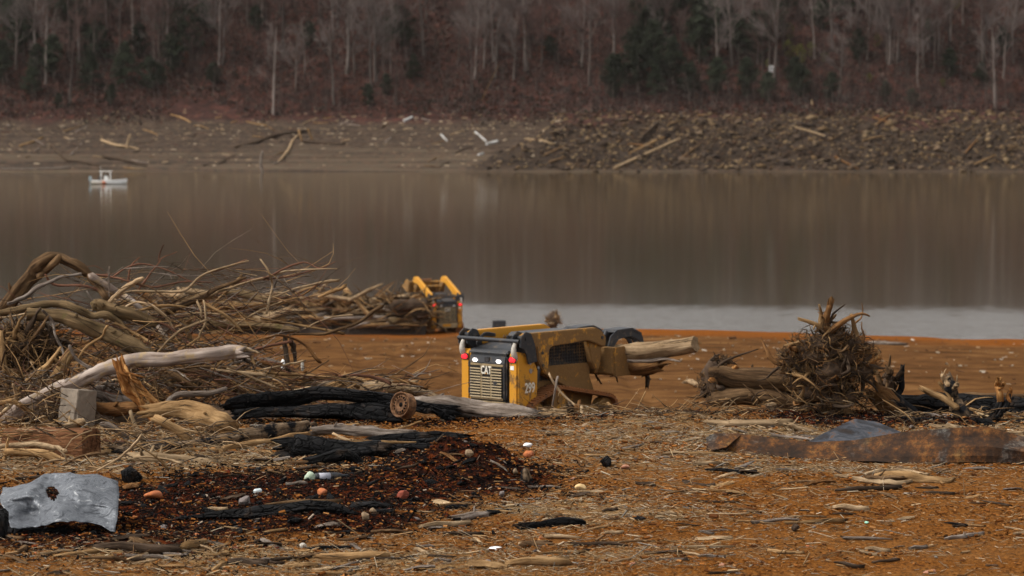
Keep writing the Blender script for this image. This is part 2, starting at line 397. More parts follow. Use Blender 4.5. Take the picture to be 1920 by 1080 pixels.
# ---- lake
def water_mat():
    t = NT('murky_lake_water'); geo = t.node('ShaderNodeNewGeometry'); pos = geo.outputs['Position']
    n1 = t.noise(t.mapped(pos, (0.7, 1.6, 1)), 1.6, 5, 0.65); n2 = t.noise(t.mapped(pos, (0.05, 0.16, 1)), 1.0, 3, 0.55)
    sx = t.node('ShaderNodeSeparateXYZ'); t.link(pos, sx.inputs[0])
    near = t.node('ShaderNodeMapRange'); near.inputs[1].default_value = 155; near.inputs[2].default_value = 190; near.inputs[3].default_value = 1.0; near.inputs[4].default_value = 0.10
    t.link(sx.outputs[1], near.inputs[0])
    b = t.node('ShaderNodeBump'); b.inputs['Distance'].default_value = 0.05
    zn = t.noise(t.mapped(pos, (.03, .10, 1)), 1.0, 4, .6); ed = t.math('ADD', t.math('ADD', sx.outputs[1], t.math('MULTIPLY', zn, 7.0)), t.math('MULTIPLY', sx.outputs[0], .16))
    zr = t.node('ShaderNodeMapRange', interpolation_type='SMOOTHSTEP'); zr.inputs[1].default_value = 180.5; zr.inputs[2].default_value = 166.0; t.link(ed, zr.inputs[0])
    xr = t.node('ShaderNodeMapRange', interpolation_type='SMOOTHSTEP'); xr.inputs[1].default_value = -7; xr.inputs[2].default_value = -1.5; t.link(sx.outputs[0], xr.inputs[0])
    n3 = t.noise(t.mapped(pos, (.85, .34, 1)), 1.0, 5, .75)
    zone = t.math('MULTIPLY', zr.outputs[0], xr.outputs[0])
    t.link(t.math('ADD', .035, t.math('MULTIPLY', t.math('MULTIPLY', zone, .95), t.ramp(n3, [(.38, (.10, .10, .10)), (.58, (1, 1, 1))]))), b.inputs['Strength'])
    t.link(t.math('ADD', n1, t.math('MULTIPLY', n2, 0.6)), b.inputs['Height']); t.link(b.outputs[0], t.b.inputs['Normal'])
    t.b.inputs['IOR'].default_value = 1.33
    rr_ = t.math('ADD', .082, t.math('MULTIPLY', zone, .06))
    return t.out((0.050, 0.033, 0.014), rr_, 0.5)
M['water'] = water_mat()
o = grid_mesh('water', np.linspace(-320, 320, 9), np.linspace(100, 600, 9), lambda X, Y: X * 0.0, M['water'])

# ---- far bank and hillside
LD = [540, 560, 573, 584, 600, 608, 618, 650, 668, 700, 900]
LZ = [-3, -1.5, 0, 2.8, 7.6, 10.4, 15, 35, 44, 45.5, 45.5]
RD = [540, 565, 573, 583, 592, 598, 606, 618, 650, 668, 700, 900]
RZ = [-3, -1.5, 0, 5.8, 10.0, 11.4, 13.2, 17.5, 35, 44, 45.5, 45.5]
def rock_amt(x): return np.interp(x, [-11, -9, 4, 11, 300], [-2.0, 0.9, 5.8, 11.5, 12.5])
def FH(x, d):
    x = np.asarray(x, float); d = np.asarray(d, float)
    dd = d + 3.0 * fbm(x * 0.03, d * 0.0, 3, 61) + 1.0 * fbm(x * 0.2, d * 0.05, 2, 62) * sstep(574, 590, d)
    l = np.interp(dd, LD, LZ)
    st = 1.05; q = l / st; fr = q - np.floor(q); terr = (np.floor(q) + sstep(0.45, 1.0, fr)) * st
    l = np.where((l > 0.1) & (l < 9), l * 0.15 + terr * 0.85, l)
    l = l + sstep(9, 13, l) * (fbm(x * 0.12, d * 0.12, 4, 63) * 3.2)
    r = np.interp(d + 1.2 * fbm(x * 0.3, d * 0.3, 2, 67), RD, RZ)
    rc = np.minimum(r, rock_amt(x) + 2.4 * fbm(x * 0.16, d * 0.2, 4, 64)) + 1.3 * fbm(x * .5, d * .5, 2, 68) * sstep(574, 578, d)
    z = np.maximum(l, np.where(d < 612, rc, -9))
    cap = 45.5 - 10 * np.exp(-((x - 39) / 13.0) ** 2) + 3 * fbm(x * 0.02, x * 0, 2, 66)
    return np.minimum(z, cap)
def GF(px, py):
    x, y, z = ray(px, py); ds = np.arange(560, 720, 0.2); t = ds / y
    below = (HC + z * t) <= FH(x * t, ds); k = int(np.argmax(below)) if below.any() else 450
    d = float(ds[k]); return Vector((x * d / y, d, float(FH(x * d / y, d))))
def bank_mask(x, y, z):
    l = np.interp(y, LD, LZ); rk = sstep(-0.5, 1.0, np.minimum(np.interp(y, RD, RZ), rock_amt(x)) - l) * (y < 612) * (x > -11)
    return np.stack([sstep(9.2, 11.5, z + 6 * fbm(x * 0.06, y * 0.1, 4, 71)), rk, x * 0, x * 0 + 1], 1)
def bank_mat():
    t = NT('far_bank_mud_and_leaves'); geo = t.node('ShaderNodeNewGeometry'); pos = geo.outputs['Position']
    a = t.attr('mask'); sep = t.node('ShaderNodeSeparateColor'); t.link(a.outputs['Color'], sep.inputs[0])
    lay = t.noise(t.mapped(pos, (0.02, 0.03, 1.5)), 1.0, 5, 0.72); spk = t.noise(pos, 0.8, 5, 0.7)
    mud = t.ramp(lay, [(0.40, (0.020, 0.016, 0.013)), (0.48, (0.046, 0.034, 0.023)), (0.60, (0.088, 0.067, 0.044))])
    mud = t.mix(t.ramp(spk, [(0.40, (0, 0, 0)), (0.66, (0.85, 0.85, 0.85))]), mud, (0.085, 0.052, 0.034))
    sz = t.node('ShaderNodeSeparateXYZ'); t.link(pos, sz.inputs[0]); up = t.math('ADD', t.math('MULTIPLY', sz.outputs[2], .1), t.math('MULTIPLY', t.noise(pos, .12, 5, .7), .9))
    mud = t.mix(t.ramp(up, [(.78, (0, 0, 0)), (1.12, (.8, .8, .8))]), mud, t.ramp(t.noise(pos, .7, 6, .75), [(.35, (.018, .013, .010)), (.65, (.075, .050, .034))]))
    leaf = t.ramp(t.noise(pos, 0.45, 6, 0.72), [(0.34, (0.012, 0.009, 0.008)), (0.5, (0.040, 0.0175, 0.0135)), (0.68, (0.090, 0.034, 0.024))])
    rock = t.ramp(spk, [(0.35, (0.014, 0.010, 0.008)), (0.65, (0.05, 0.033, 0.021))])
    col = t.mix(sep.outputs[0], t.mix(sep.outputs[1], mud, rock), leaf)
    t.bump(spk, 0.6, 0.4)
    return t.out(col, 0.95, 0.1)
M['bank'] = bank_mat()
bx = np.concatenate([np.linspace(-420, -125, 40), np.arange(-124, 124, 0.8), np.linspace(125, 420, 40)])
by = np.concatenate([np.linspace(540, 568, 6), np.arange(569, 614, 0.4), np.arange(614, 672, 1.0), np.linspace(673, 900, 24)])
grid_mesh('far_bank', bx, by, FH, M['bank'], {'mask': bank_mask})

# ---- trees on the hillside
M['trunk'] = wood('pale_tree_bark', (0.20, 0.165, 0.145), (0.12, 0.095, 0.082), (0.07, 0.05, 0.045), 1.2, 0.2, 0.35)
M['trunk_dark'] = wood('dark_tree_bark', (0.10, 0.078, 0.066), (0.06, 0.045, 0.04), (0.03, 0.022, 0.02), 1.2, 0.2, 0.35)
M['twig'] = plain('bare_twigs', (0.095, 0.056, 0.048), 0.9, 0.1, 0, 0.3, 0.5)
M['twig_pale'] = plain('pale_bare_twigs', (0.13, 0.103, 0.093), 0.9, 0.1, 0, 0.3, 0.5)
def leafmat(name, c1, c2):
    t = NT(name); geo = t.node('ShaderNodeNewGeometry')
    n = t.noise(geo.outputs['Position'], 0.9, 3); col = t.mix(t.ramp(n, [(0.35, (0, 0, 0)), (0.65, (1, 1, 1))]), c1, c2)
    return t.out(vary(t, col, 0.3), 0.85, 0.1)
M['ever'] = leafmat('dark_evergreen_leaves', (0.015, 0.020, 0.012), (0.034, 0.040, 0.023))
M['olive'] = leafmat('olive_leaves', (0.07, 0.07, 0.016), (0.13, 0.12, 0.028))
M['russet'] = leafmat('russet_dead_leaves', (0.085, 0.032, 0.022), (0.15, 0.060, 0.034))
def tube_np(B, pts, rad, sides=3, sub=1):
    V, Fc, Gr = tube(pts, rad, sides, 0, 0, 'taper', 'taper', sub); B.add(V, Fc, Gr)
def bare_tree(seed, h, name='bare_tree', tw=None):
    r = random.Random(seed)
    root = empty(name, (0, 0, 0), None, None)
    lean = r.uniform(-.08, .08); ly = r.uniform(-.05, .05)
    pts = [(lean * h * k / 7 + r.uniform(-.02, .02) * h * (k > 0) * .4, ly * h * k / 7, -0.6 + (h + .6) * k / 7) for k in range(8)]
    r0 = h * r.uniform(0.013, 0.019)
    rad = [r0 * (1.25 if k == 0 else (1 - k / 8.2)) for k in range(8)]
    B = MB(); V, Fc, Gr = tube(pts, rad, 7, 0.1, seed, 'cap', 'taper', 2); B.add(V, Fc, Gr)
    tm_ = M['trunk'] if name == 'bare_tree' and seed % 3 == 1 else M['trunk_dark']
    B.build('trunk', tm_, root, True)
    L = MB(); T = MB()
    def at(t): 
        q = t * 7; i = min(6, int(q)); f = q - i
        return Vector(pts[i]).lerp(Vector(pts[i + 1]), f), rad[i] * (1 - f) + rad[i + 1] * f
    for k in range(r.randint(11, 16)):
        t = r.uniform(0.30, 0.98); p, pr = at(t); az = r.uniform(0, 6.28); el = r.uniform(0.45, 1.15)
        ln = h * (0.40 - 0.26 * t) * r.uniform(.7, 1.25)
        d = Vector((math.cos(az) * math.cos(el), math.sin(az) * math.cos(el), math.sin(el)))
        q1 = p + d * ln * .5 + Vector((r.uniform(-.1, .1), r.uniform(-.1, .1), r.uniform(-.06, .12))) * ln
        q2 = p + d * ln + Vector((r.uniform(-.15, .15), r.uniform(-.15, .15), r.uniform(0, .25))) * ln
        lr = min(pr * .55, .11)
        tube_np(L, [p, q1, q2], [lr, lr * .6, .025], 4, 2)
        for j in range(r.randint(5, 8)):
            s = r.uniform(.2, 1); a = p.lerp(q1, s * 2) if s < .5 else q1.lerp(q2, s * 2 - 1)
            dd = (d + Vector((r.uniform(-.9, .9), r.uniform(-.9, .9), r.uniform(-.3, .8)))).normalized(); l2 = ln * r.uniform(.25, .5)
            b = a + dd * l2; tube_np(T, [a, a.lerp(b, .5) + Vector((0, 0, r.uniform(-.05, .1) * l2)), b], [.035, .024, .012])
            for m in range(r.randint(7, 11)):
                c = a.lerp(b, r.uniform(.25, 1)); d3 = (dd + Vector((r.uniform(-1, 1), r.uniform(-1, 1), r.uniform(-.4, .9)))).normalized()
                tube_np(T, [c, c + d3 * l2 * r.uniform(.35, .95)], [.022, .010])
    L.build('limb', tm_, root, True)['kind'] = 'stuff'
    T.build('crown', tw or M['twig'], root)['kind'] = 'stuff'
    return root
def leafy(seed, h, w, mat, name, n=1500, cone=True, leaf=.34):
    r = np.random.RandomState(seed); root = empty(name, (0, 0, 0), None, None)
    B = MB(); V, Fc, Gr = tube([(0, 0, -.5), (0.1, 0, h * .5), (0, 0, h * .95)], [h * .02, h * .014, .02], 6, 0, 0, 'cap', 'taper', 2); B.add(V, Fc, Gr); B.build('trunk', M['trunk'], root, True)
    nb = 60; bt = r.rand(nb) ** (0.8 if cone else 0.7); ba = r.rand(nb) * 6.28
    if cone: br = w * (1.04 - bt) ** .75 * (0.55 + .5 * r.rand(nb))
    else: br = w * np.sqrt(np.clip(1 - (bt * 2 - .9) ** 2, 0.05, 1)) * (0.5 + .5 * r.rand(nb))
    k = r.randint(0, nb, n); s = r.rand(n) ** .6
    C = np.stack([np.cos(ba[k]) * br[k] * s, np.sin(ba[k]) * br[k] * s, h * (.08 + .92 * bt[k]) + (s - .4) * (-.05 if cone else .12) * h], 1)
    C += r.normal(0, 1, (n, 3)) * np.array([.30, .30, .26]) * (h / 9)
    A = r.normal(0, 1, (n, 3)); A /= np.linalg.norm(A, axis=1)[:, None]; Bv = np.cross(A, r.normal(0, 1, (n, 3))); Bv /= np.linalg.norm(Bv, axis=1)[:, None]
    sz = leaf * (0.5 + r.rand(n))[:, None] * (h / 9)
    V = np.concatenate([C - A * sz, C + Bv * sz * .6, C + A * sz, C - Bv * sz * .6]); i = np.arange(n)
    Fq = np.stack([i, i + n, i + 2 * n, i + 3 * n], 1)
    c = mesh_np('crown', V, Fq, mat, None, False, root); c['kind'] = 'stuff'
    return root
used_labels = {}
def place(proto_list, idx, loc, sc, rz, label, cat, group):
    pr = proto_list[idx]
    o = copy_tree(pr['root']) if pr['used'] else pr['root']; pr['used'] = True
    o.location = loc; o.rotation_euler = (0, 0, rz); o.scale = (sc, sc, sc * pr.get('zs', 1))
    tag(o, label, cat, group); return o
bare = [dict(root=bare_tree(100 + i, 22, tw=M['twig'] if i % 3 else M['twig_pale']), used=False) for i in range(8)]
ever = [dict(root=leafy(200 + i, 9, 3.4 + .7 * (i % 3), M['ever'], 'evergreen_tree', 5200, i == 4, .21), used=False) for i in range(5)]
olive = [dict(root=leafy(230 + i, 4, 2.0, M['olive'], 'leafy_shrub', 420, False, .4), used=False) for i in range(2)]
russ = [dict(root=leafy(240 + i, 4, 2.2, M['russet'], 'russet_shrub', 500, False, .32), used=False) for i in range(2)]
FARREF = [(60, 'above the far left mud'), (205, 'above the white boat'), (350, 'above the earth scar'), (510, 'above the grey snag'), (660, 'left of the top pipe'), (800, 'right of the top pipe'), (950, 'above the paired pipes'),
          (1090, 'above the rock tip'), (1200, 'by the round evergreens'), (1310, 'below the sky gap'), (1448, 'by the white sign'), (1560, 'by the olive shrubs'), (1700, 'above the rock bank'), (1850, 'above the rock bank end')]
def farref(px): return min(FARREF, key=lambda q: abs(q[0] - px))[1]
def rowword(py): return 'at the foot of the slope' if py > 165 else 'low on the slope' if py > 120 else 'halfway up the slope' if py > 60 else 'high on the slope' if py > 5 else 'near the ridge'
def fcount(px, pw, words):
    pass
tr = [(312, 118, 1.15), (345, 100, 1.), (650, 138, 1.3), (705, 152, 1.2), (417, 120, .8), (85, 158, .75), (512, 215, .85), (554, 172, .6), (625, 75, 1.), (795, 104, .95), (890, 148, .9), (908, 128, 1.), (963, 150, .7), (985, 132, .9), (1345, 145, .75), (1372, 124, 1.), (1452, 152, 1.15), (1668, 122, 1.1), (1682, 118, .9), (1721, 162, .7), (1866, 205, .8), (1842, 132, 1.05), (30, 130, .9), (150, 118, 1.), (250, 92, .9), (740, 100, .8), (1090, 130, .9), (1150, 110, .9), (1240, 90, .8), (1560, 95, .9), (1760, 100, .9), (1900, 120, 1.)]
TP = [(a, b, c, True) for a, b, c in tr]
while len(TP) < 285:
    px = R.uniform(-90, 2010); py = R.choice([R.uniform(110, 205), R.uniform(20, 130), R.uniform(-30, 60), R.uniform(-60, 10)])
    if 330 < px < 470 and py > 140: continue
    if 1255 < px < 1350 and py < 20 and R.random() < .75: continue
    if py > 150 and R.random() < .6: continue
    TP.append((px, py, R.uniform(.45, 1.05), False))
seen = {}
def far_label(kind, px, py, sc):
    size = 'tall' if sc > .95 else 'slim' if sc > .7 else 'small'
    lab = f'{size} {kind} {rowword(py)} {farref(px)}'
    return lab
for px, py, sc, hero in TP:
    g = GF(px, py) if py > -45 else Vector(((px - 960) * 668 / F, R.uniform(660, 690), 0))
    if py <= -45: g.z = float(FH(g.x, g.y))
    if py < 5: sc *= .62
    i = R.randrange(8)
    if hero: i = R.choice([0, 3, 6])
    place(bare, i, g, sc, R.uniform(0, 6.28), far_label('pale bare tree' if i % 3 == 0 else 'dull bare tree', px, py, sc), 'tree', 'bare trees on the far hillside')
ev = [(45, 105, 1.2), (70, 150, .8), (150, 95, 1.1), (235, 160, 1.0), (262, 110, .8), (320, 140, .9), (352, 105, 1.1), (300, 165, .5), (110, 205, .35), (1195, 172, 1.45), (1150, 188, 1.0), (1225, 130, 1.1), (1262, 160, 1.1), (1310, 120, 1.3), (1292, 185, .8), (1400, 185, .9), (1345, 185, .9), (1440, 195, .7), (1490, 175, .8), (1230, 185, .8), (750, 95, 1.0), (725, 180, .5), (690, 200, .5), (775, 150, .6), (1330, 60, 1.2), (1240, 95, 1.0), (1385, 110, 1.), (1660, 195, .5), (1710, 200, .4), (1740, 90, .7), (1880, 110, .7), (400, 160, .5), (580, 90, .6), (1030, 110, .5), (1540, 60, .8), (5, 160, 1.0), (100, 150, 1.0), (180, 120, 1.2), (210, 200, .5), (330, 90, 1.2), (1420, 120, 1.2), (1360, 90, 1.3), (1500, 190, .8), (1560, 195, .7), (1280, 50, 1.3), (30, 75, 1.2), (130, 60, 1.2), (170, 170, .9), (280, 175, .8), (60, 185, .7), (380, 60, .9), (1300, 20, 1.2), (1210, 60, 1.), (1450, 80, 1.), (1610, 120, .8), (1780, 150, .7), (20, 40, 1.1), (110, 30, 1.2), (200, 40, 1.), (1470, 40, 1.), (1580, 30, .9), (1700, 20, .9), (1840, 160, .5), (480, 60, .6)]
for px, py, sc in ev:
    i = R.randrange(5); place(ever, i, GF(px, py), sc, R.uniform(0, 6.28), far_label('dark evergreen', px, py, sc).replace('slim', 'bushy').replace('tall', 'big'), 'evergreen', 'evergreens on the far hillside')
for px, py, sc in [(1478, 112, 1.), (1500, 122, 1.1), (1520, 108, .8), (1440, 128, .5), (1545, 118, .6), (1645, 90, .7), (1480, 75, .9), (1690, 18, .8), (1790, 20, .9), (1630, 155, .5), (1768, 165, .5), (185, 70, .7)]:
    place(olive, R.randrange(2), GF(px, py), sc, R.uniform(0, 6.28), far_label('olive green shrub', px, py, sc).replace('slim', 'low').replace('tall', 'bushy'), 'shrub', 'olive shrubs on the far hillside')
for k in range(34):
    px = R.uniform(0, 1920); py = R.uniform(20, 200); sc = R.uniform(.4, .95)
    if 330 < px < 470 and py > 140: continue
    place(russ, R.randrange(2), GF(px, py), sc, R.uniform(0, 6.28), far_label('russet leaved shrub', px, py, sc).replace('slim', 'low').replace('tall', 'bushy'), 'shrub', 'russet shrubs on the far hillside')
# undergrowth: leaf clumps and sticks nobody could count
n = 110000
ux = RS.uniform(-135, 135, n); ud = RS.uniform(596, 668, n); uz = FH(ux, ud)
keep = (uz > 9.6 + RS.rand(n) * 2 + 5 * fbm(ux * .06, ud * .1, 4, 71)) & (RS.rand(n) < .25 + 1.5 * vn(ux * .09, ud * .12, 73)) & ~((np.abs(ux + 66) < 7) & (ud < 615)); ux, ud, uz = ux[keep], ud[keep], uz[keep]; n = len(ux)
C = np.stack([ux, ud, uz + RS.rand(n) ** 2 * 1.6], 1); A = RS.normal(0, 1, (n, 3)); A[:, 2] = np.abs(A[:, 2]); A /= np.linalg.norm(A, axis=1)[:, None]
Bv = np.cross(A, RS.normal(0, 1, (n, 3))); Bv /= np.linalg.norm(Bv, axis=1)[:, None]
stick = RS.rand(n) < .4
la = np.where(stick, RS.uniform(.5, 1.6, n), RS.uniform(.15, .5, n))[:, None]; lb = np.where(stick, .035, RS.uniform(.12, .3, n))[:, None]
V = np.concatenate([C - A * la, C + Bv * lb, C + A * la, C - Bv * lb]); i = np.arange(n)
pal = np.array([(.062, .027, .020), (.030, .018, .014), (.095, .038, .026), (.020, .016, .014), (.085, .066, .055), (.016, .021, .013)])
pc = pal[RS.choice(6, n, p=[.24, .25, .13, .2, .08, .10])] * RS.uniform(.7, 1.2, (n, 1)); pc = np.where(stick[:, None] & (RS.rand(n, 1) < .5), np.array([.15, .12, .10]), pc)
cc = np.concatenate([np.concatenate([pc, np.ones((n, 1))], 1)] * 4)
tag(mesh_np('undergrowth', V, np.stack([i, i + n, i + 2 * n, i + 3 * n], 1), M['litter'], {'col': cc}), 'leafless russet undergrowth covering the far hillside', 'undergrowth', None, 'stuff')

# saplings and thin stems of the understory
n = 6500; B = MB(); C2 = MB()
vx = RS.uniform(-130, 130, n); vd = RS.uniform(602, 672, n); vz = FH(vx, vd); sv = []; sf = []; sc_ = []
for k in range(n):
    if vz[k] < 10.5 or (abs(vx[k] + 66) < 7 and vd[k] < 618): continue
    hh = R.uniform(2, 8.5); p = np.array([vx[k], vd[k], vz[k] - .2]); ln_ = np.array([R.gauss(0, .12), R.gauss(0, .1), 1]); w = R.uniform(.03, .075); c = R.choice([(.13, .105, .092), (.085, .065, .056), (.05, .035, .03), (.065, .045, .04)])
    def strip(a, b, w0, w1):
        i = len(sv); t = (b - a) / max(np.linalg.norm(b - a), 1e-6); u = np.array([t[2], 0, -t[0]]); u /= max(np.linalg.norm(u), 1e-6); v = np.cross(t, u)
        for q, w_ in ((a, w0), (b, w1)):
            for an in (0, 2.1, 4.2): sv.append(q + (u * math.cos(an) + v * math.sin(an)) * w_)
        for j in range(3): sf.append((i + j, i + (j + 1) % 3, i + 3 + (j + 1) % 3, i + 3 + j))
        sc_.extend([(*c, 1)] * 6)
    top = p + ln_ * hh; strip(p, top, w, .015)
    for j in range(R.randint(3, 8)):
        a = p + ln_ * hh * R.uniform(.3, .95); strip(a, a + np.array([R.gauss(0, .8), R.gauss(0, .8), R.uniform(.2, 1.4)]) * hh * .16, .028, .01)
tag(mesh_np('saplings', np.array(sv), np.array(sf), M['litter'], {'col': np.array(sc_)}), 'thin bare saplings filling the far hillside wood', 'saplings', None, 'stuff')
# small drift bits on the far mud
n = 4200; vx = RS.uniform(-125, 12, n); vd = RS.uniform(573.5, 612, n); vz = FH(vx, vd); sv = []; sf = []; sc_ = []; c = None
ok = (vz > .2) & (vz < 13) & (RS.rand(n) < .15 + 1.2 * sstep(1.5, 8, vz) * vn(vx * .12, vd * .3, 88))
A_ = RS.normal(0, .4, n); Ls = np.exp(RS.normal(-.9, .6, n)); W_ = RS.uniform(.04, .14, n)
dA = np.stack([np.cos(A_), np.sin(A_), RS.normal(0, .12, n)], 1) * (Ls * .5)[:, None]; up_ = np.array([0, 0, 1.]); C_ = np.stack([vx, vd, vz + .05], 1)
dS = np.stack([-np.sin(A_), np.cos(A_), 0 * A_], 1) * W_[:, None]; dU = up_ * W_[:, None] * 1.6
V = np.concatenate([C_ - dA - dS, C_ - dA + dS, C_ + dA + dS * .6, C_ + dA - dS * .6, C_ - dA * .8 + dU, C_ + dA * .8 + dU]); i = np.arange(n)[ok]; q = lambda a, b, c, e: np.stack([i + a * n, i + b * n, i + c * n, i + e * n], 1)
pal = np.array([(.22, .16, .10), (.10, .065, .045), (.04, .028, .022), (.33, .26, .18), (.06, .03, .02)]); pc = pal[RS.choice(5, n, p=[.25, .28, .27, .1, .1])]
tag(mesh_np('drift_litter', V, np.concatenate([q(0, 3, 5, 4), q(1, 4, 5, 2), q(0, 4, 1, 1)[:, [0, 1, 2, 2]][:0], q(3, 2, 5, 5)[:0]]), M['litter'], {'col': np.tile(np.concatenate([pc, np.ones((n, 1))], 1), (6, 1))}), 'scraps of drift strewn over the far mud', 'litter', None, 'stuff')

# ---- thin air over the lake
bm = bmesh.new(); bmesh.ops.create_cube(bm, size=1.0); me = bpy.data.meshes.new('haze'); bm.to_mesh(me); bm.free()
hzo = bpy.data.objects.new('haze', me); COL.objects.link(hzo); hzo.location = (0, 420, 39); hzo.scale = (1000, 1000, 94); hzo['kind'] = 'stuff'; hzo['label'] = 'thin winter haze over the lake'
hm = bpy.data.materials.new('thin_haze'); hm.use_nodes = True; hm.node_tree.nodes.remove(hm.node_tree.nodes['Principled BSDF'])
pv_ = hm.node_tree.nodes.new('ShaderNodeVolumePrincipled'); pv_.inputs['Color'].default_value = (.95, .86, .80, 1); pv_.inputs['Density'].default_value = 0.000025; pv_.inputs['Anisotropy'].default_value = 0
hm.node_tree.links.new(pv_.outputs[0], hm.node_tree.nodes['Material Output'].inputs['Volume']); me.materials.append(hm)

# ---- rocks of the far bank
def rock_mat():
    t = NT('tan_grey_rock'); tc = t.node('ShaderNodeTexCoord'); n = t.noise(tc.outputs['Object'], 2.2, 4)
    oi = t.node('ShaderNodeObjectInfo')
    base = t.ramp(oi.outputs['Random'], [(0.0, (0.024, 0.016, 0.012)), (0.50, (0.062, 0.040, 0.025)), (0.82, (0.125, 0.080, 0.044)), (1.0, (0.20, 0.14, 0.08))])
    return t.out(t.mix(t.ramp(n, [(.35, (0, 0, 0)), (.7, (.7, .7, .7))]), base, (0.06, 0.042, 0.03)), 0.9, 0.15)
M['rock'] = rock_mat()
def rock_geo(seed, sub=1, flat=.75):
    bm = bmesh.new(); bmesh.ops.create_icosphere(bm, subdivisions=sub, radius=.5); r = random.Random(seed)
    cuts = [(Vector((r.gauss(0, 1), r.gauss(0, 1), r.gauss(0, 1))).normalized(), r.uniform(.26, .42)) for _ in range(7)]
    for v in bm.verts:
        for nrm, dd in cuts:
            q = v.co.dot(nrm)
            if q > dd: v.co -= nrm * (q - dd)
        v.co *= r.uniform(.9, 1.08)
    for v in bm.verts: v.co = Vector((v.co.x * 1.25, v.co.y * .95, v.co.z * flat))
    V = np.array([v.co[:] for v in bm.verts]); Fc = [tuple(v.index for v in f.verts) for f in bm.faces]; bm.free(); return V, Fc
rock_meshes = []
for k in range(10):
    V, Fc = rock_geo(300 + k, 2, (.75, .5, .95)[k % 3]); B = MB(); B.add(V, Fc); o = B.build('boulder', M['rock']); rock_meshes.append(o.data); bpy.data.objects.remove(o)
def on_rock(px, py): return rock_amt((px - 960) * 585 / F) > 0.4
RREF = [(930, 'at the bank tip'), (1050, 'under the left shoulder'), (1180, 'under the round evergreens'), (1300, 'under the sky gap'), (1448, 'under the white sign'), (1560, 'under the olive shrubs'), (1690, 'towards the bank end'), (1860, 'at the bank end')]
cand = []
for k in range(9000):
    px = R.uniform(872, 1935); py = R.uniform(212, 322)
    lim = np.interp(px, [870, 1000, 1060, 1920], [318, 268, 214, 212])
    if py < lim: continue
    cand.append((px, py))
sizes = sorted([R.lognormvariate(-.02, .40) for _ in range(300)], reverse=True)
zrow = lambda py: 'touching the water' if py > 312 else 'just above the waterline' if py > 292 else 'in the lower half' if py > 268 else 'in the upper half' if py > 240 else 'along the crest'
for k, s in enumerate(sizes):
    px, py = cand[k * 7 % len(cand)]; g = GF(px, py); mi = R.randrange(10)
    o = bpy.data.objects.new('boulder', rock_meshes[mi]); COL.objects.link(o)
    o.location = g + Vector((0, -.1, .08 * s)); s = min(s, 2.0); o.scale = (s * R.uniform(.8, 1.3), s, s * R.uniform(.7, 1.)); o.rotation_euler = (R.uniform(-.5, .5), R.uniform(-.5, .5), R.uniform(0, 6.28))
    shape = ('blocky', 'flat', 'upright')[mi % 3]; sz = 'large' if s > 1.1 else 'mid sized' if s > .75 else 'small'
    rf = min(RREF, key=lambda q: abs(q[0] - px))[1]
    tag(o, f'{sz} {shape} boulder {zrow(py)} {rf}', 'boulder', 'boulders of the far rock bank')
# the rest of the stones, one mesh
rv = []; rf_ = []; rc_ = []; nn = 0
geos = [rock_geo(330 + k, 1, (.75, .55, .9)[k % 3]) for k in range(6)]
for k in range(8500):
    px, py = cand[(k * 3 + 1) % len(cand)]
    px += R.uniform(-3, 3); g = None
    if g is None:
        x = (px - 960) * 585 / F; d = R.uniform(571.5, 603); g = Vector((x, d, float(FH(x, d))))
        if float(FH(x, d)) - float(np.interp(d, LD, LZ)) < .3 or g.z > 12.8: continue
    V, Fc = geos[k % 6]; s = R.lognormvariate(-.55, .42); a = R.uniform(0, 6.28); c_, s_ = math.cos(a), math.sin(a)
    Vr = V * s; Vr = np.stack([Vr[:, 0] * c_ - Vr[:, 1] * s_, Vr[:, 0] * s_ + Vr[:, 1] * c_, Vr[:, 2] + R.uniform(-.2, .2) * Vr[:, 0]], 1) + np.array(g)
    rv.append(Vr); rf_.append(np.array(Fc) + nn); nn += len(V)
    c = np.array(R.choice([(.07, .046, .028), (.12, .078, .042), (.038, .025, .018), (.18, .125, .07), (.065, .038, .024), (.022, .016, .013), (.034, .024, .018)])) * R.uniform(.75, 1.2)
    rc_.append(np.tile(np.append(c, 1), (len(V), 1)))
tag(mesh_np('rubble', np.concatenate(rv), np.concatenate(rf_), M['litter'], {'col': np.concatenate(rc_)}), 'small broken stones filling the far rock bank', 'rubble', None, 'stuff')

zr_ = lambda py: 'low on the' if py > 285 else 'midway up the' if py > 250 else 'high on the'
# ---- snags, branches and pipes on the far bank
M['pipe'] = plain('white_plastic', (0.40, 0.385, 0.36), 0.5, 0.4, 0, 0.08)
def far_branch(label, pts, mat, name='snag', cat='branch', group='snags on the far bank', lift=0.0):
    Q = []; Rr = []
    for q in pts:
        g = GF(q[0], q[1]); g.z += lift + q[2] * g.y / F * .6; Q.append(tuple(g)); Rr.append(.95 * q[2] * g.y / F)
    B = MB(); V, Fc, Gr = tube(Q, Rr, 6, .12, int(pts[0][0]), 'cap', 'taper', 3); B.add(V, Fc, Gr)
    return tag(B.build(name, mat, None, True), label, cat, group)
def far_upright(label, pts, mat, **k):
    g = GF(pts[0][0], pts[0][1]); Q = [tuple(P(a, b, g.y - .3)) for a, b, c in pts]; Rr = [c * g.y / F for a, b, c in pts]
    B = MB(); V, Fc, Gr = tube(Q, Rr, 6, .12, int(pts[0][0]), 'cap', 'taper', 3); B.add(V, Fc, Gr)
    return tag(B.build('snag', mat, None, True), label, 'branch', 'snags on the far bank')
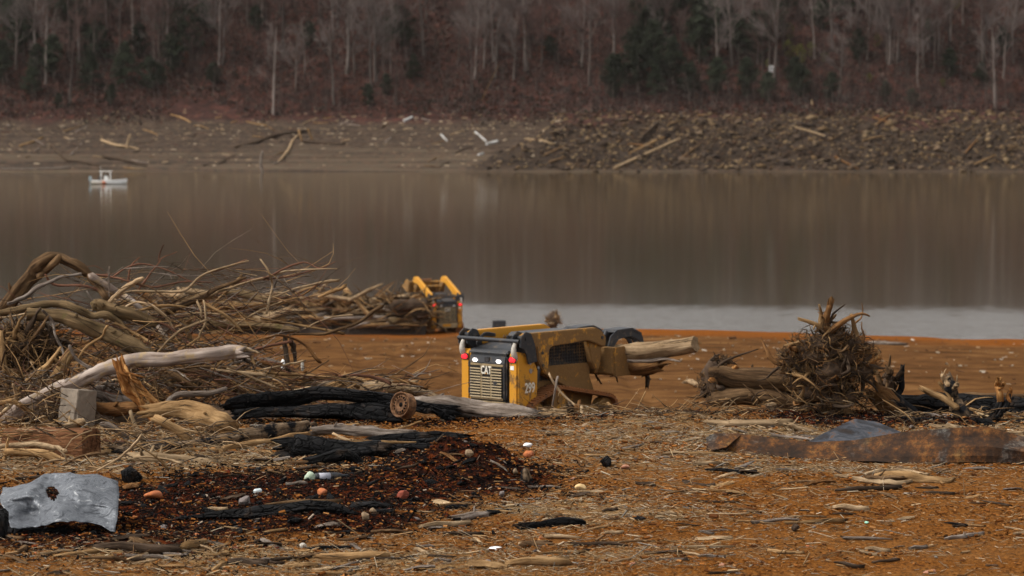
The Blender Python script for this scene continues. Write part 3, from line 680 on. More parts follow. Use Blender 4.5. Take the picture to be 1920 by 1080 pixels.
for lab, pts, m in [
    ('pale curved log on the mud above the white boat', [(190, 265, 2.5), (215, 274, 3), (240, 278, 3), (260, 280, 2)], 'pale'),
    ('dark slanting pole pointing down at the white boat', [(192, 295, 3), (235, 303, 3), (275, 312, 2)], 'dark'),
    ('tan log on the mud left of the white boat', [(37, 276, 2.5), (62, 268, 2), (80, 260, 2)], 'tan'),
    ('thin dark pole leaning above the waterline left of the boat', [(88, 265, 2), (107, 285, 2.3), (125, 303, 2.5)], 'dark'),
    ('dark branch continuing from the leaning pole to the boat', [(125, 303, 2.5), (155, 306, 2), (185, 312, 1.5)], 'dark'),
    ('long black trunk rising towards the right over the mud', [(440, 278, 3), (485, 268, 4), (520, 256, 4), (580, 247, 3.5)], 'dark'),
    ('bleached forked branch below the long black trunk', [(522, 305, 2), (540, 285, 2.5), (548, 267, 2.5), (558, 256, 2)], 'pale'),
    ('black log lying level at the end of the long trunk', [(570, 268, 3), (605, 270, 3.5), (645, 272, 3)], 'dark'),
    ('long thin pole lying at the waterline left of the boat', [(0, 319, 2), (70, 318, 2), (132, 315, 2)], 'grey'),
    ('tan stick under the bare earth scar', [(320, 217, 2), (340, 222, 2), (358, 231, 1.5)], 'tan'),
    ('tan root on the terrace right of the earth scar', [(462, 229, 1.5), (480, 234, 2), (500, 238, 2)], 'tan'),
    ('pale log below the shoulder of the rock bank', [(985, 262, 2), (1015, 266, 3), (1040, 272, 2)], 'pale'),
    ('long straight tan beam sloping up across the rocks', [(1150, 318, 3), (1210, 292, 3.5), (1275, 262, 3)], 'pale'),
    ('second tan beam lying across the rocks above the first', [(1180, 290, 3), (1215, 274, 3), (1245, 260, 3)], 'tan'),
    ('pale pole on the rocks below the white numbered sign', [(1490, 241, 2), (1525, 250, 2.5), (1562, 262, 2)], 'pale'),
    ('tan plank on the crest of rocks under the gap of sky', [(1308, 218, 2.2), (1325, 217, 2.2), (1342, 215, 2.2)], 'tan'),
    ('tan log at the foot of trees at the right end', [(1776, 211, 2.2), (1795, 210, 2.2), (1808, 209, 2.2)], 'tan'),
    ('dark trunk slanting across the top of the rock bank', [(1200, 262, 3), (1230, 235, 3.5), (1262, 205, 3)], 'dark')]:
    far_branch(lab, pts, M[m])
for k in range(15):
    px = R.uniform(900, 1900); lo_ = float(np.interp(px, [870, 1000, 1060, 1920], [316, 275, 225, 222])); py = R.uniform(lo_, 316); l = R.uniform(16, 60); an = R.gauss(.35, .45); w_ = R.choice(['tan', 'brown', 'brown', 'dark', 'rot'])
    far_branch(f'{"short" if l < 30 else "long"} {dict(rot="rust brown").get(w_, w_)} timber {zr_(py)} rocks {min(RREF, key=lambda q: abs(q[0] - px))[1]}', [(px, py, R.uniform(1.2, 2.6)), (px + l * .5 * math.cos(an), py - l * .5 * math.sin(an), 2), (px + l * math.cos(an), max(py - l * math.sin(an), 205), 1.2)], M[w_], 'timber', 'timber', 'timbers on the rock bank', .25)
for lab, pts, m in [
    ('pale stub standing on the curved log above the boat', [(238, 278, 2.2), (240, 264, 2), (244, 252, 1.6)], 'pale'),
    ('grey snag standing in the shallows right of the boat', [(493, 326, 3), (489, 305, 3), (492, 284, 2.5)], 'grey'),
    ('short tan post on the end of the black trunk', [(566, 264, 2), (560, 244, 2)], 'tan'),
    ('second short tan post right of the first', [(586, 262, 2.2), (577, 242, 2)], 'tan'),
    ('leaning dead stem at the foot of the red slope', [(903, 190, 1.1), (915, 162, 1), (935, 122, .6)], 'brown'),
    ('pale broken stump at the foot of the trees right of the sign', [(1525, 208, 3.5), (1522, 188, 2)], 'pale')]:
    far_upright(lab, pts, M[m])
for k in range(54):
    px = R.uniform(0, 860); py = R.uniform(222, 318); l = R.uniform(8, 34); an = R.gauss(0, .35)
    m = R.choice(['pale', 'grey', 'dark', 'brown', 'tan', 'dark'])
    w_ = {'pale': 'pale', 'grey': 'grey', 'dark': 'dark', 'brown': 'brown', 'tan': 'tan'}[m]
    far_branch(f'{"short" if l < 16 else "longer"} {w_} driftwood stick {"by the waterline" if py > 295 else "on the middle terraces" if py > 255 else "on the top terrace"} {farref(px)}',
               [(px, py, R.uniform(.7, 1.8)), (px + l * .5 * math.cos(an), py - l * .5 * math.sin(an) + R.uniform(-1, 1), 1.4), (px + l * math.cos(an), py - l * math.sin(an), .8)], M[m], 'driftwood_stick', 'stick', 'driftwood sticks on the far mud')
for lab, pts in [('highest white pipe lying on the mud slope', [(757, 229, 3), (765, 226, 3), (773, 222, 3)]), ('short white pipe pointing down between the others', [(827, 254, 2), (832, 260, 2), (838, 266, 2)]), ('long white pipe above the level one beside the rocks', [(891, 249, 2), (901, 258, 2), (911, 267, 2)]),
                 ('level white pipe nearest the rock bank', [(912, 272, 3), (922, 270, 3), (933, 268, 3)]), ('short white scrap of pipe at the foot of the mud', [(897, 292, 2.4), (901, 291, 2.4), (906, 290, 2.4)])]:
    far_branch(lab, pts, M['pipe'], 'white_pipe', 'pipe', 'white pipes on the far mud')

# ---- numbered sign on its post
g = GF(1448, 152); sg = empty('marker_sign', g, 'small white sign with dark number on a pole at the wood edge', 'sign')
B = MB(); B.cyl((0, 0, -.3), (0, 0, 3.3), .07, .06, 8); B.build('post', M['grey'], sg, True)
B = MB(); B.box((0, -.1, 2.55), (1.45, .05, 1.45)); pn = B.build('sign_panel', plain('white_sign_paint', (0.62, 0.60, 0.58), 0.5), sg, False, .02)
def text_mesh(name, txt, size, mat, parent, loc, rot, depth=.004, xs=1.0):
    cu = bpy.data.curves.new(name, 'FONT'); cu.body = txt; cu.size = size; cu.extrude = depth; cu.align_x = 'CENTER'; cu.align_y = 'CENTER'; cu.offset = size * .018
    ob = bpy.data.objects.new(name, cu); COL.objects.link(ob)
    me = bpy.data.meshes.new_from_object(ob.evaluated_get(bpy.context.evaluated_depsgraph_get())); bpy.data.objects.remove(ob)
    me.materials.clear(); me.materials.append(mat)
    o = bpy.data.objects.new(name, me); COL.objects.link(o); o.parent = parent; o.location = loc; o.rotation_euler = rot; o.scale = (xs, 1, 1); return o
M['ink'] = plain('dark_sign_ink', (0.05, 0.055, 0.055), 0.6)
text_mesh('number', '52', 1.0, M['ink'], pn, (.08, -.135, 2.5), (math.pi / 2, 0, 0), .005)

# ---- white motor boat
M['white'] = plain('white_gelcoat', (0.80, 0.79, 0.76), 0.35, 0.5, 0, 0.03)
M['blackp'] = plain('black_plastic', (0.018, 0.018, 0.02), 0.45, 0.4)
M['orange'] = plain('orange_plastic', (0.45, 0.10, 0.02), 0.5, 0.4)
def make_boat(loc, rz):
    root = empty('motor_boat', loc, 'white centre console motor boat under way near the far mud bank', 'boat', None, rz)
    st = [(-2.9, .95, .0, .62), (-1.5, 1.05, -.05, .62), (0.5, 1.05, -.05, .68), (1.9, .75, .0, .78), (2.75, .25, .25, .90), (2.95, .02, .5, .93)]
    V = []; Fc = []
    for x, w, zb, zt in st: V += [(x, -w, zt), (x, -w * .92, .12 if x < 2 else zb), (x, 0, zb - .2), (x, w * .92, .12 if x < 2 else zb), (x, w, zt), (x, w * .85, zt - .02), (x, -w * .85, zt - .02)]
    for i in range(5):
        for k in range(7): a = i * 7 + k; b = i * 7 + (k + 1) % 7; Fc.append((a, b, b + 7, a + 7))
    Fc += [tuple(range(6, -1, -1)), tuple(range(35, 42))]
    B = MB(); B.add(V, Fc); B.build('hull', M['white'], root, False, .02)
    B = MB(); B.box((-2.0, 0, .28), (5.2 * .98 * .0 + 2.0, 2.02, .10)); B.build('boot_stripe', plain('tan_waterline_stain', (0.45, .33, .18), .6), root)
    B = MB(); B.prism([(-.35, .6), (.45, .6), (.25, 1.35), (-.2, 1.4)], -.42, .42, lambda p: (p[1] - .55, p[0], p[2])); B.build('console', M['white'], root, False, .03)
    B = MB(); B.prism([(-.1, 1.4), (.22, 1.36), (.05, 1.78), (-.06, 1.8)], -.40, .40, lambda p: (p[1] - .55, p[0], p[2])); B.build('windscreen', plain('tinted_screen', (.03, .035, .04), .15, .6), root)
    B = MB(); B.box((-.55, 0, 2.12), (2.1, 1.5, .10)); B.build('hard_top', M['white'], root, False, .03)
    for sx in (-1.35, .2):
        for sy in (-.6, .6): B = MB(); B.cyl((sx, sy, .6), (sx * .95 - .03, sy, 2.1), .05, .05, 8); B.build('top_pole', M['white'], root, True)
    B = MB(); B.box((-1.5, 0, .95), (.55, 1.0, .7)); B.build('helm_seat', M['blackp'], root, False, .08)
    B = MB(); B.prism([(-.22, .55), (.22, .55), (.26, 1.15), (.1, 1.35), (-.2, 1.3)], -.2, .2, lambda p: (p[1] - 3.15, p[0], p[2])); B.box((-3.1, 0, .2), (.22, .14, .9)); B.build('outboard_motor', plain('pale_blue_grey', (.28, .34, .36), .4), root, False, .03)
    B = MB(); B.cyl((-1.3, .0, 2.15), (-1.45, 0, 3.0), .02, .01, 6); B.build('aerial', M['white'], root)
    V, Fc = rock_geo(5, 2, .9); B = MB(); B.add(V * .62 + np.array([-.75, -1.22, .32]), Fc); B.build('fender', M['orange'], root, True)
    return root
bd = 472.0; bp = P(205, 346, bd); make_boat((bp.x, bd, 0.0), 0.06)
# ================================================================== TRACK LOADERS
def yellow_mat(name, mud_amt):
    t = NT(name); tc = t.node('ShaderNodeTexCoord'); p = tc.outputs['Object']
    n = t.noise(p, 3.2, 6, 0.68); f = t.noise(p, 26, 3, 0.6)
    m = t.ramp(t.math('ADD', n, t.math('MULTIPLY', t.math('SUBTRACT', f, 0.5), 0.35)), [(1 - mud_amt - .03, (0, 0, 0)), (1 - mud_amt + .05, (1, 1, 1))])
    col = t.mix(m, (0.52, 0.24, 0.024), t.mix(f, (0.12, 0.062, 0.022), (0.27, 0.155, 0.06)))
    t.bump(t.math('MULTIPLY', m, 1.0), 0.35, 0.02)
    r = t.node('ShaderNodeMapRange'); r.inputs[3].default_value = .42; r.inputs[4].default_value = .95; t.link(m, r.inputs[0])
    return t.out(col, r.outputs[0], 0.18)
M['yellow'] = yellow_mat('yellow_paint', .33); M['muddy'] = yellow_mat('mud_covered_yellow_paint', .59); M['verymuddy'] = yellow_mat('mud_caked_paint', .66)
def dirty(name, c, mud, amt, rough=.5, sc=5):
    t = NT(name); tc = t.node('ShaderNodeTexCoord'); n = t.noise(tc.outputs['Object'], sc, 6, .68)
    m = t.ramp(n, [(1 - amt - .06, (0, 0, 0)), (1 - amt + .08, (1, 1, 1))]); return t.out(t.mix(m, c, mud), rough, .35)
M['machine_black'] = dirty('dark_machine_paint', (0.020, 0.021, 0.024), (0.085, 0.062, 0.04), .40)
M['grille'] = dirty('dusty_grille', (0.12, 0.092, 0.050), (0.25, 0.185, 0.095), .60)
M['bumper'] = dirty('muddy_bumper', (0.16, 0.115, 0.06), (0.28, 0.21, 0.11), .55)
M['rubber'] = dirty('mud_caked_rubber', (0.045, 0.030, 0.022), (0.20, 0.075, 0.022), .62, .9)
M['steel'] = plain('worn_steel', (0.30, 0.29, 0.28), 0.4, 0.5, 0.7)
M['wrap'] = plain('dirty_white_sleeve', (0.40, 0.37, 0.32), 0.8, 0.2, 0, .25, 14)
M['glass'] = plain('dusty_dark_glass', (0.035, 0.038, 0.042), 0.12, 0.6)
M['screen'] = dirty('muddy_guard_screen', (0.028, 0.028, 0.030), (0.17, 0.10, 0.045), .50, .8, 3)
M['redlamp'] = emit('red_tail_lamp', (0.9, 0.02, 0.03), 0.8); M['whitelamp'] = emit('white_work_lamp', (1, 0.97, 0.95), 1.0)
M['ink_pale'] = plain('pale_decal', (0.66, 0.62, 0.52), 0.6)
M['sticker'] = plain('white_sticker', (0.7, 0.72, 0.70), 0.6); M['mesh_dark'] = M['machine_black']
M['grapple'] = dirty('scuffed_black_grapple', (0.022, 0.022, 0.025), (0.13, 0.10, 0.065), .38)
M['column'] = yellow_mat('splashed_yellow_paint', .47)
M['bucket'] = yellow_mat('mud_caked_bucket', .62)
def hull_pts(circles, off, n=72):
    pts = []
    for cy, cz, r in circles:
        for k in range(48): a = k / 48 * 6.2832; pts.append((cy + math.cos(a) * (r + off), cz + math.sin(a) * (r + off)))
    pts = sorted(set(pts)); 
    def half(ps):
        h = []
        for p in ps:
            while len(h) > 1 and (h[-1][0] - h[-2][0]) * (p[1] - h[-2][1]) - (h[-1][1] - h[-2][1]) * (p[0] - h[-2][0]) <= 0: h.pop()
            h.append(p)
        return h
    lo = half(pts); up = half(pts[::-1]); h = lo[:-1] + up[:-1]
    q = np.array(h + [h[0]]); s = np.concatenate([[0], np.cumsum(np.linalg.norm(np.diff(q, axis=0), axis=1))])
    return [(float(np.interp(x, s, q[:, 0])), float(np.interp(x, s, q[:, 1]))) for x in np.linspace(0, s[-1], n, endpoint=False)]
def make_loader(loc, rz, label, pitch, scale=1.0, load='bucket'):
    root = empty('track_loader', loc, label, 'track loader', 'track loaders clearing driftwood', rz); root.scale = (scale,) * 3
    # ---- tracks
    circ = [(-1.0, .33, .24), (-.32, .60, .20), (1.18, .31, .22)]
    for sx in (-1, 1):
        outer = hull_pts(circ, .085); inner = hull_pts(circ, .035); n = len(outer); x0, x1 = sx * .76 - .22, sx * .76 + .22
        V = []; Fc = []
        for k in range(n): V += [(x0, *outer[k]), (x1, *outer[k]), (x1, *inner[k]), (x0, *inner[k])]
        for k in range(n):
            a = 4 * k; b = 4 * ((k + 1) % n)
            for j in range(4): Fc.append((a + j, b + j, b + (j + 1) % 4, a + (j + 1) % 4))
        B = MB(); B.add(V, Fc)
        for k in range(n):
            p = Vector(outer[k]); q = Vector(outer[(k + 1) % n]); t = (q - p).normalized(); nn = Vector((t.y, -t.x)); c = (p + q) / 2 + nn * .012
            m = Matrix(((1, 0, 0), (0, t.x, nn.x), (0, t.y, nn.y)))
            B.box((sx * .76, c.x, c.y), (.41, (q - p).length * .55, .04), m)
        tk = B.build('track', M['rubber'], root)
        for nm, cy, cz, r, w in [('idler_wheel', -1.0, .33, .255, .2), ('drive_sprocket', -.32, .60, .215, .26), ('idler_wheel', 1.18, .31, .235, .2)] + [('roller', -.55 + .36 * k, .17, .10, .3) for k in range(5)]:
            B = MB(); B.cyl((sx * .76 - w / 2, cy, cz), (sx * .76 + w / 2, cy, cz), r, r, 20); B.cyl((sx * .76 - w / 2 - .03, cy, cz), (sx * .76 + w / 2 + .03, cy, cz), r * .4, r * .4, 12); B.build(nm, M['muddy'], tk, True)
        B = MB(); B.prism([(-.95, .27), (1.15, .25), (1.1, .38), (.1, .50), (-.3, .72), (-.5, .5), (-.95, .40)], sx * .76 - .10, sx * .76 + .10); B.build('track_frame', M['verymuddy'], root, False, .02)
    # ---- chassis and rear body
    B = MB(); B.prism([(-1.42, .36), (1.1, .33), (1.2, .7), (1.05, 1.0), (-1.42, 1.0)], -.53, .53); B.build('chassis', M['verymuddy'], root, False, .02)
    for sx in (-1, 1):
        B = MB(); B.prism([(-1.52, .35), (-1.0, .35), (-.92, .6), (-.90, 1.16), (-1.08, 1.46), (-1.52, 1.53), (-1.55, 1.4), (-1.55, .5)], sx * .56, sx * .82)
        c = B.build('corner_column', M['yellow'] if sx < 0 else M['column'], root, False, .035)
        B = MB(); B.box((sx * .69, -1.57, 1.38), (.17, .05, .085)); B.build('tail_lamp', M['redlamp'], root, False, .02)
        B = MB(); B.box((sx * .69, -1.556, 1.38), (.205, .03, .12)); B.build('lamp_bezel', M['machine_black'], c, False, .01)
        for yy, zz in ((-1.17, 1.32), (-1.15, 1.16)): B = MB(); B.cyl((sx * .80, yy, zz), (sx * .835, yy, zz), .045, .045, 10); B.build('bolt', M['steel'], c)
        text_mesh('model_number', '299', .26, M['ink_pale'], c, (sx * .8225, -1.17, .84), (math.pi / 2, 0, math.pi / 2 * sx), .002, .8)
    B = MB(); B.box((.67, -1.552, 1.23), (.10, .006, .075)); B.build('sticker', M['sticker'], root)
    B = MB(); B.prism([(-1.50, .40), (-.95, .40), (-.95, 1.46), (-1.50, 1.46)], -.555, .555); B.build('engine_bay', M['machine_black'], root)
    B = MB(); B.prism([(-1.60, .62), (-1.50, .58), (-1.50, 1.45), (-1.57, 1.45), (-1.61, 1.3)], -.535, .535); door = B.build('rear_door', M['machine_black'], root, False, .03)
    B = MB(); B.prism([(-1.63, .36), (-1.50, .36), (-1.50, .60), (-1.62, .62)], -.54, .54); bp_ = B.build('bumper', M['bumper'], root, False, .02)
    B = MB(); B.box((-.05, -1.632, .49), (.42, .012, .12)); B.build('bumper_plate', M['yellow'], bp_)
    for cx, w in ((-.31, .30), (0, .24), (.29, .30)):
        z1 = 1.22 if cx else 1.06
        B = MB(); B.box((cx, -1.613, (.66 + z1) / 2), (w + .02, .012, z1 - .62)); B.build('grille_panel', plain('grille_shadow_gap', (.012, .010, .008), .9), door)
        nsl = 11 if cx else 8; sl = None
        for k in range(nsl):
            z = .665 + (z1 - .70) * k / (nsl - 1)
            if sl is None:
                B = MB(); B.prism([(-.024, -.012), (.012, -.009), (.016, .006), (-.012, .009)], -w / 2, w / 2); sl = B.build('grille_slat', M['grille'], door); sl.location = (cx, -1.625, z)
            else:
                o = sl.copy(); COL.objects.link(o); o.parent = door; o.location = (cx, -1.625, z)
    for cx in (-.145, .135): B = MB(); B.box((cx, -1.62, .93), (.05, .03, .62)); B.build('grille_rib', M['grille'], door, False, .008)
    for z in (.635, 1.255): B = MB(); B.box((0, -1.615, z), (.94, .02, .045)); B.build('grille_rail', M['grille'], door, False, .008)
    for sx in (-1, 1): B = MB(); B.box((sx * .34, -1.615, 1.335), (.16, .05, .06)); B.build('work_lamp', M['whitelamp'] if load == 'bucket' else M['sticker'], root, False, .03)
    B = MB(); B.box((0, -1.60, 1.36), (.14, .04, .09)); B.build('camera_box', M['machine_black'], door, False, .01)
    text_mesh('lettering', 'CAT', .21, M['ink_pale'], door, (0, -1.634, 1.155), (math.pi / 2, 0, 0), .004, .72)
    B = MB(); B.add([(-.022, -1.640, 1.09), (.022, -1.640, 1.09), (0, -1.640, 1.115), (-.022, -1.632, 1.09), (.022, -1.632, 1.09), (0, -1.632, 1.115)], [(0, 1, 2), (5, 4, 3), (0, 3, 4, 1), (1, 4, 5, 2), (2, 5, 3, 0)]); B.build('emblem', M['yellow'], door)
    B = MB(); B.box((.27, -1.632, .93), (.12, .03, .10)); B.cyl((.27, -1.65, .93), (.27, -1.62, .93), .03, .03, 10); B.build('door_latch', M['machine_black'], door, False, .01)
    B = MB(); B.prism([(-1.60, 1.46), (-1.56, 1.52), (-.72, 1.68), (-.70, 1.45)], -.56, .56); B.build('hood', M['machine_black'], root, False, .025)
    for o in list(root.children):        # body panels stand a little taller than the track frame
        if o.name.split('.')[0] in ('corner_column', 'tail_lamp', 'sticker', 'engine_bay', 'rear_door', 'hood', 'work_lamp'): o.scale.z = 1.13; o.location.z = -.36 * .13
    # ---- cab
    B = MB(); B.prism([(-.66, 1.0), (1.02, .95), (1.02, 1.28), (-.66, 1.5)], -.50, .50); B.build('cab_base', M['machine_black'], root, False, .02)
    cab = empty('cab', (0, 0, 0), None, None); cab.parent = root
    B = MB(); B.prism([(-.50, 1.88), (1.05, 1.90), (1.0, 1.985), (-.42, 1.98)], -.48, .48); B.build('roof', M['machine_black'], cab, False, .03)
    for sx in (-1, 1):
        for yy in (-.44, .98): B = MB(); B.box((sx * .46, yy, 1.45), (.08, .08, .9)); B.build('pillar', M['machine_black'], cab, False, .01)
        B = MB(); B.box((sx * .47, .27, 1.46), (.012, 1.34, .86)); B.build('side_window', M['glass'], cab)
        B = MB()
        for k in range(19): B.box((sx * .50, -.55 + 1.46 * k / 18, 1.37), (.02, .018, 1.1))
        for k in range(16): B.box((sx * .505, .18, .84 + 1.03 * k / 15), (.016, 1.5, .016))
        tag(B.build('guard_screen', M['screen'], cab), kind='stuff')
    B = MB(); B.box((0, -.45, 1.70), (.84, .02, .36)); B.build('rear_window', M['glass'], cab)
    B = MB(); B.box((0, 1.0, 1.46), (.84, .02, .86)); B.build('front_window', M['glass'], cab)
    B = MB(); B.box((0, .15, 1.2), (.5, .5, .14)); B.box((0, -.12, 1.48), (.5, .14, .6)); B.build('operator_seat', M['blackp'], cab, False, .04)
    for sx in (-1, 1):       # lower side guard: mud caked, slanting down to the front
        B = MB(); B.prism([(-.66, 1.30), (.98, 1.30), (.98, .70), (.62, .62), (-.62, 1.16)], sx * .515, sx * .60); B.build('side_guard', M['verymuddy'], root, False, .02)
    # ---- arms, swinging about the rear pins
    pv = Vector((0, -1.30, 1.93)); cp, sp = math.cos(pitch), math.sin(pitch)
    def sw(p): y, z = p[1] - pv.y, p[2] - pv.z; return (p[0], pv.y + y * cp - z * sp, pv.z + y * sp + z * cp)
    prof = [(-1.34, 1.80), (-1.38, 2.0), (-1.25, 2.05), (.92, 2.06), (1.10, 1.98), (1.24, 1.84), (1.22, 1.64), (1.08, 1.66), (.72, 1.78), (.6, 1.80), (-.50, 1.74), (-.58, 1.66), (-.60, 1.22), (-.70, 1.16), (-.92, 1.46), (-.96, 1.74)]
    fleg = [(.74, 1.76), (1.18, 1.70), (1.16, 1.40), (1.10, 1.14), (.98, 1.16), (.86, 1.32)]
    for sx in (-1, 1):
        xs = sorted((sx * .66, sx * .84)); B = MB(); B.prism(prof, *xs, fn=sw); arm = B.build('lift_arm', M['muddy'] if sx > 0 and load == 'bucket' else M['yellow'], root, False, .02)
        xs = sorted((sx * .60, sx * .76)); B = MB(); B.prism(fleg, *xs, fn=sw); B.build('front_leg', M['muddy'], arm, False, .02)
        for yy, zz in ((-.80, 1.62), (-.78, 1.36), (1.10, 1.84)):
            B = MB(); B.cyl(sw((sx * .83, yy, zz)), sw((sx * .855, yy, zz)), .035, .035, 10); B.build('pin', M['machine_black'], arm)
        B = MB(); B.prism([(-.72, 1.22), (-.60, 1.28), (.40, .84), (.34, .72)], *sorted((sx * .64, sx * .72))); B.build('control_link', M['verymuddy'], root, False, .015)
        B = MB()
        for xo in (.63, .87): B.prism([(-1.30, 1.42), (-1.02, 1.46), (-1.10, 1.85), (-1.22, 2.06), (-1.38, 2.10), (-1.52, 2.0), (-1.55, 1.78), (-1.46, 1.75), (-1.36, 1.62)], *sorted((sx * xo, sx * (xo + .035))))
        B.cyl((sx * .62, -1.36, 1.96), (sx * .92, -1.36, 1.96), .05, .05, 12)
        B.build('rear_tower', M['machine_black'], root, False, .008)
        V, Fc, Gr = tube([(sx * .745, -1.50, 1.92), (sx * .745, -1.58, 1.74), (sx * .745, -1.56, 1.60), (sx * .745, -1.42, 1.44)], [.035, .055, .058, .045], 9, .15, 3, 'cap', 'cap', 4); B = MB(); B.add(V, Fc, Gr); B.build('cylinder_sleeve', M['wrap'], root, True)
        a, b = Vector((sx * .745, -.92, .95)), Vector(sw((sx * .745, -.76, 1.5))); B = MB(); B.cyl(a, a.lerp(b, .6), .055, .055, 10); B.build('lift_cylinder', M['machine_black'], root, True)
        B = MB(); B.cyl(a.lerp(b, .55), b, .032, .032, 10); B.build('cylinder_rod', M['steel'], root, True)
    for sx in (-1, 1):
        for q in range(3):
            V, Fc, Gr = tube([(sx * (.60 - .03 * q), -1.0, 1.5), (sx * (.59 - .03 * q), -1.25 - .06 * q, 1.75), (sx * (.60 - .02 * q), -1.1, 1.92 + .03 * q), (sx * .62, -.7, 1.90 + .02 * q)], [.018] * 4, 6, 0, 0, 'taper', 'taper', 5); B = MB(); B.add(V, Fc, Gr); B.build('hydraulic_hose', M['blackp'], root, True)
        for zz in (.75, 1.25): B = MB(); B.cyl((sx * .545, -1.575, zz - .05), (sx * .545, -1.575, zz + .05), .022, .022, 8); B.build('door_hinge', M['machine_black'], door, True)
    B = MB(); B.cyl((-.90, -1.535, 1.90), (.86, -1.535, 1.90), .045, .045, 12); B.build('cross_bar', M['machine_black'], root, True)
    B = MB(); B.cyl(sw((-.66, 1.02, 1.45)), sw((.66, 1.02, 1.45)), .075, .075, 12); B.build('arm_cross_tube', M['muddy'], root, True)
    # ---- grapple bucket
    def bx(x, y, z): return sw((x, y, z))
    bk = empty('grapple_bucket', (0, 0, 0), None, None); bk.parent = root
    pr = [(1.42, 1.62), (1.30, 1.60), (1.30, 1.06), (1.36, 1.0), (2.10, .98), (2.32, 1.02), (2.10, 1.05), (1.44, 1.09), (1.39, 1.15)]
    B = MB(); B.prism(pr, -.96, .96, fn=lambda p: bx(*p)); B.build('shell', M['bucket'], bk, False, .01)
    for sx in (-1, 1):
        B = MB(); B.prism([(1.32, 1.61), (1.66, 1.63), (1.84, 1.44), (1.98, 1.20), (2.22, 1.06), (2.22, 1.0), (1.38, .985)], *sorted((sx * .962, sx * .995)), fn=lambda p: bx(*p)); B.build('side_plate', M['bucket'], bk, False, .006)
        B = MB(); B.box(bx(sx * .50, 1.25, 1.33), (.10, .12, .56)); B.build('coupler_rib', M['bucket'], bk, False, .01)
        if load == 'rake': continue
        B = MB()
        for xo in (-.17, .0, .17):
            jw = [(1.40, 1.60), (1.50, 1.84), (1.70, 1.95), (2.20, 1.97), (2.52, 1.84), (2.66, 1.52), (2.58, 1.50), (2.42, 1.70), (2.16, 1.80), (1.76, 1.76), (1.58, 1.58)]
            B.prism(jw, sx * .56 + xo - .018, sx * .56 + xo + .018, fn=lambda p: bx(*p))
        B.prism([(1.60, 1.91), (1.70, 1.965), (2.20, 1.985), (2.52, 1.855), (2.48, 1.82), (2.18, 1.93), (1.74, 1.91)], sx * .56 - .20, sx * .56 + .20, fn=lambda p: bx(*p))
        B.build('grapple_jaw', M['grapple'], bk, False, .008)
        B = MB(); B.cyl(bx(sx * .56, 1.30, 1.62), bx(sx * .56, 1.56, 1.93), .045, .04, 10); B.build('grapple_cylinder', M['grapple'], bk, True)
        B = MB(); B.prism([(1.28, 1.58), (1.46, 1.58), (1.42, 1.84), (1.32, 1.84)], *sorted((sx * .56 - .07, sx * .56 + .07)), fn=lambda p: bx(*p)); B.build('jaw_bracket', M['bucket'], bk, False, .01)
    B = MB(); B.cyl(bx(-.80, 1.30, 1.66), bx(.20, 1.36, 1.70), .05, .05, 10); B.build('hydraulic_hose', plain('rust_brown_hose', (.20, .085, .035), .7), bk, True)
    if load == 'rake':
        for k in range(8):
            x = -.9 + 1.8 * k / 7; B = MB(); B.prism([(1.36, 1.04), (2.30, .98), (2.62, 1.02), (2.30, 1.06), (1.45, 1.2), (1.38, 1.58), (1.30, 1.58)], x - .022, x + .022, fn=lambda p: bx(*p)); B.build('rake_tine', M['grapple'], bk, False, .004)
    return root
L1 = P(1010, 700, 60.6); L1.z = hz(L1.x, L1.y) - .02
ld1 = make_loader(L1, -math.radians(43), 'yellow track loader seen from behind carrying logs in its raised grapple', 0.0)
L2 = P(818, 600, 147.0); L2.z = hz(L2.x, L2.y) - .03
ld2 = make_loader(L2, math.radians(22), 'distant yellow track loader with raised arms pushing into the driftwood pile', math.radians(20), 1.03, 'rake')
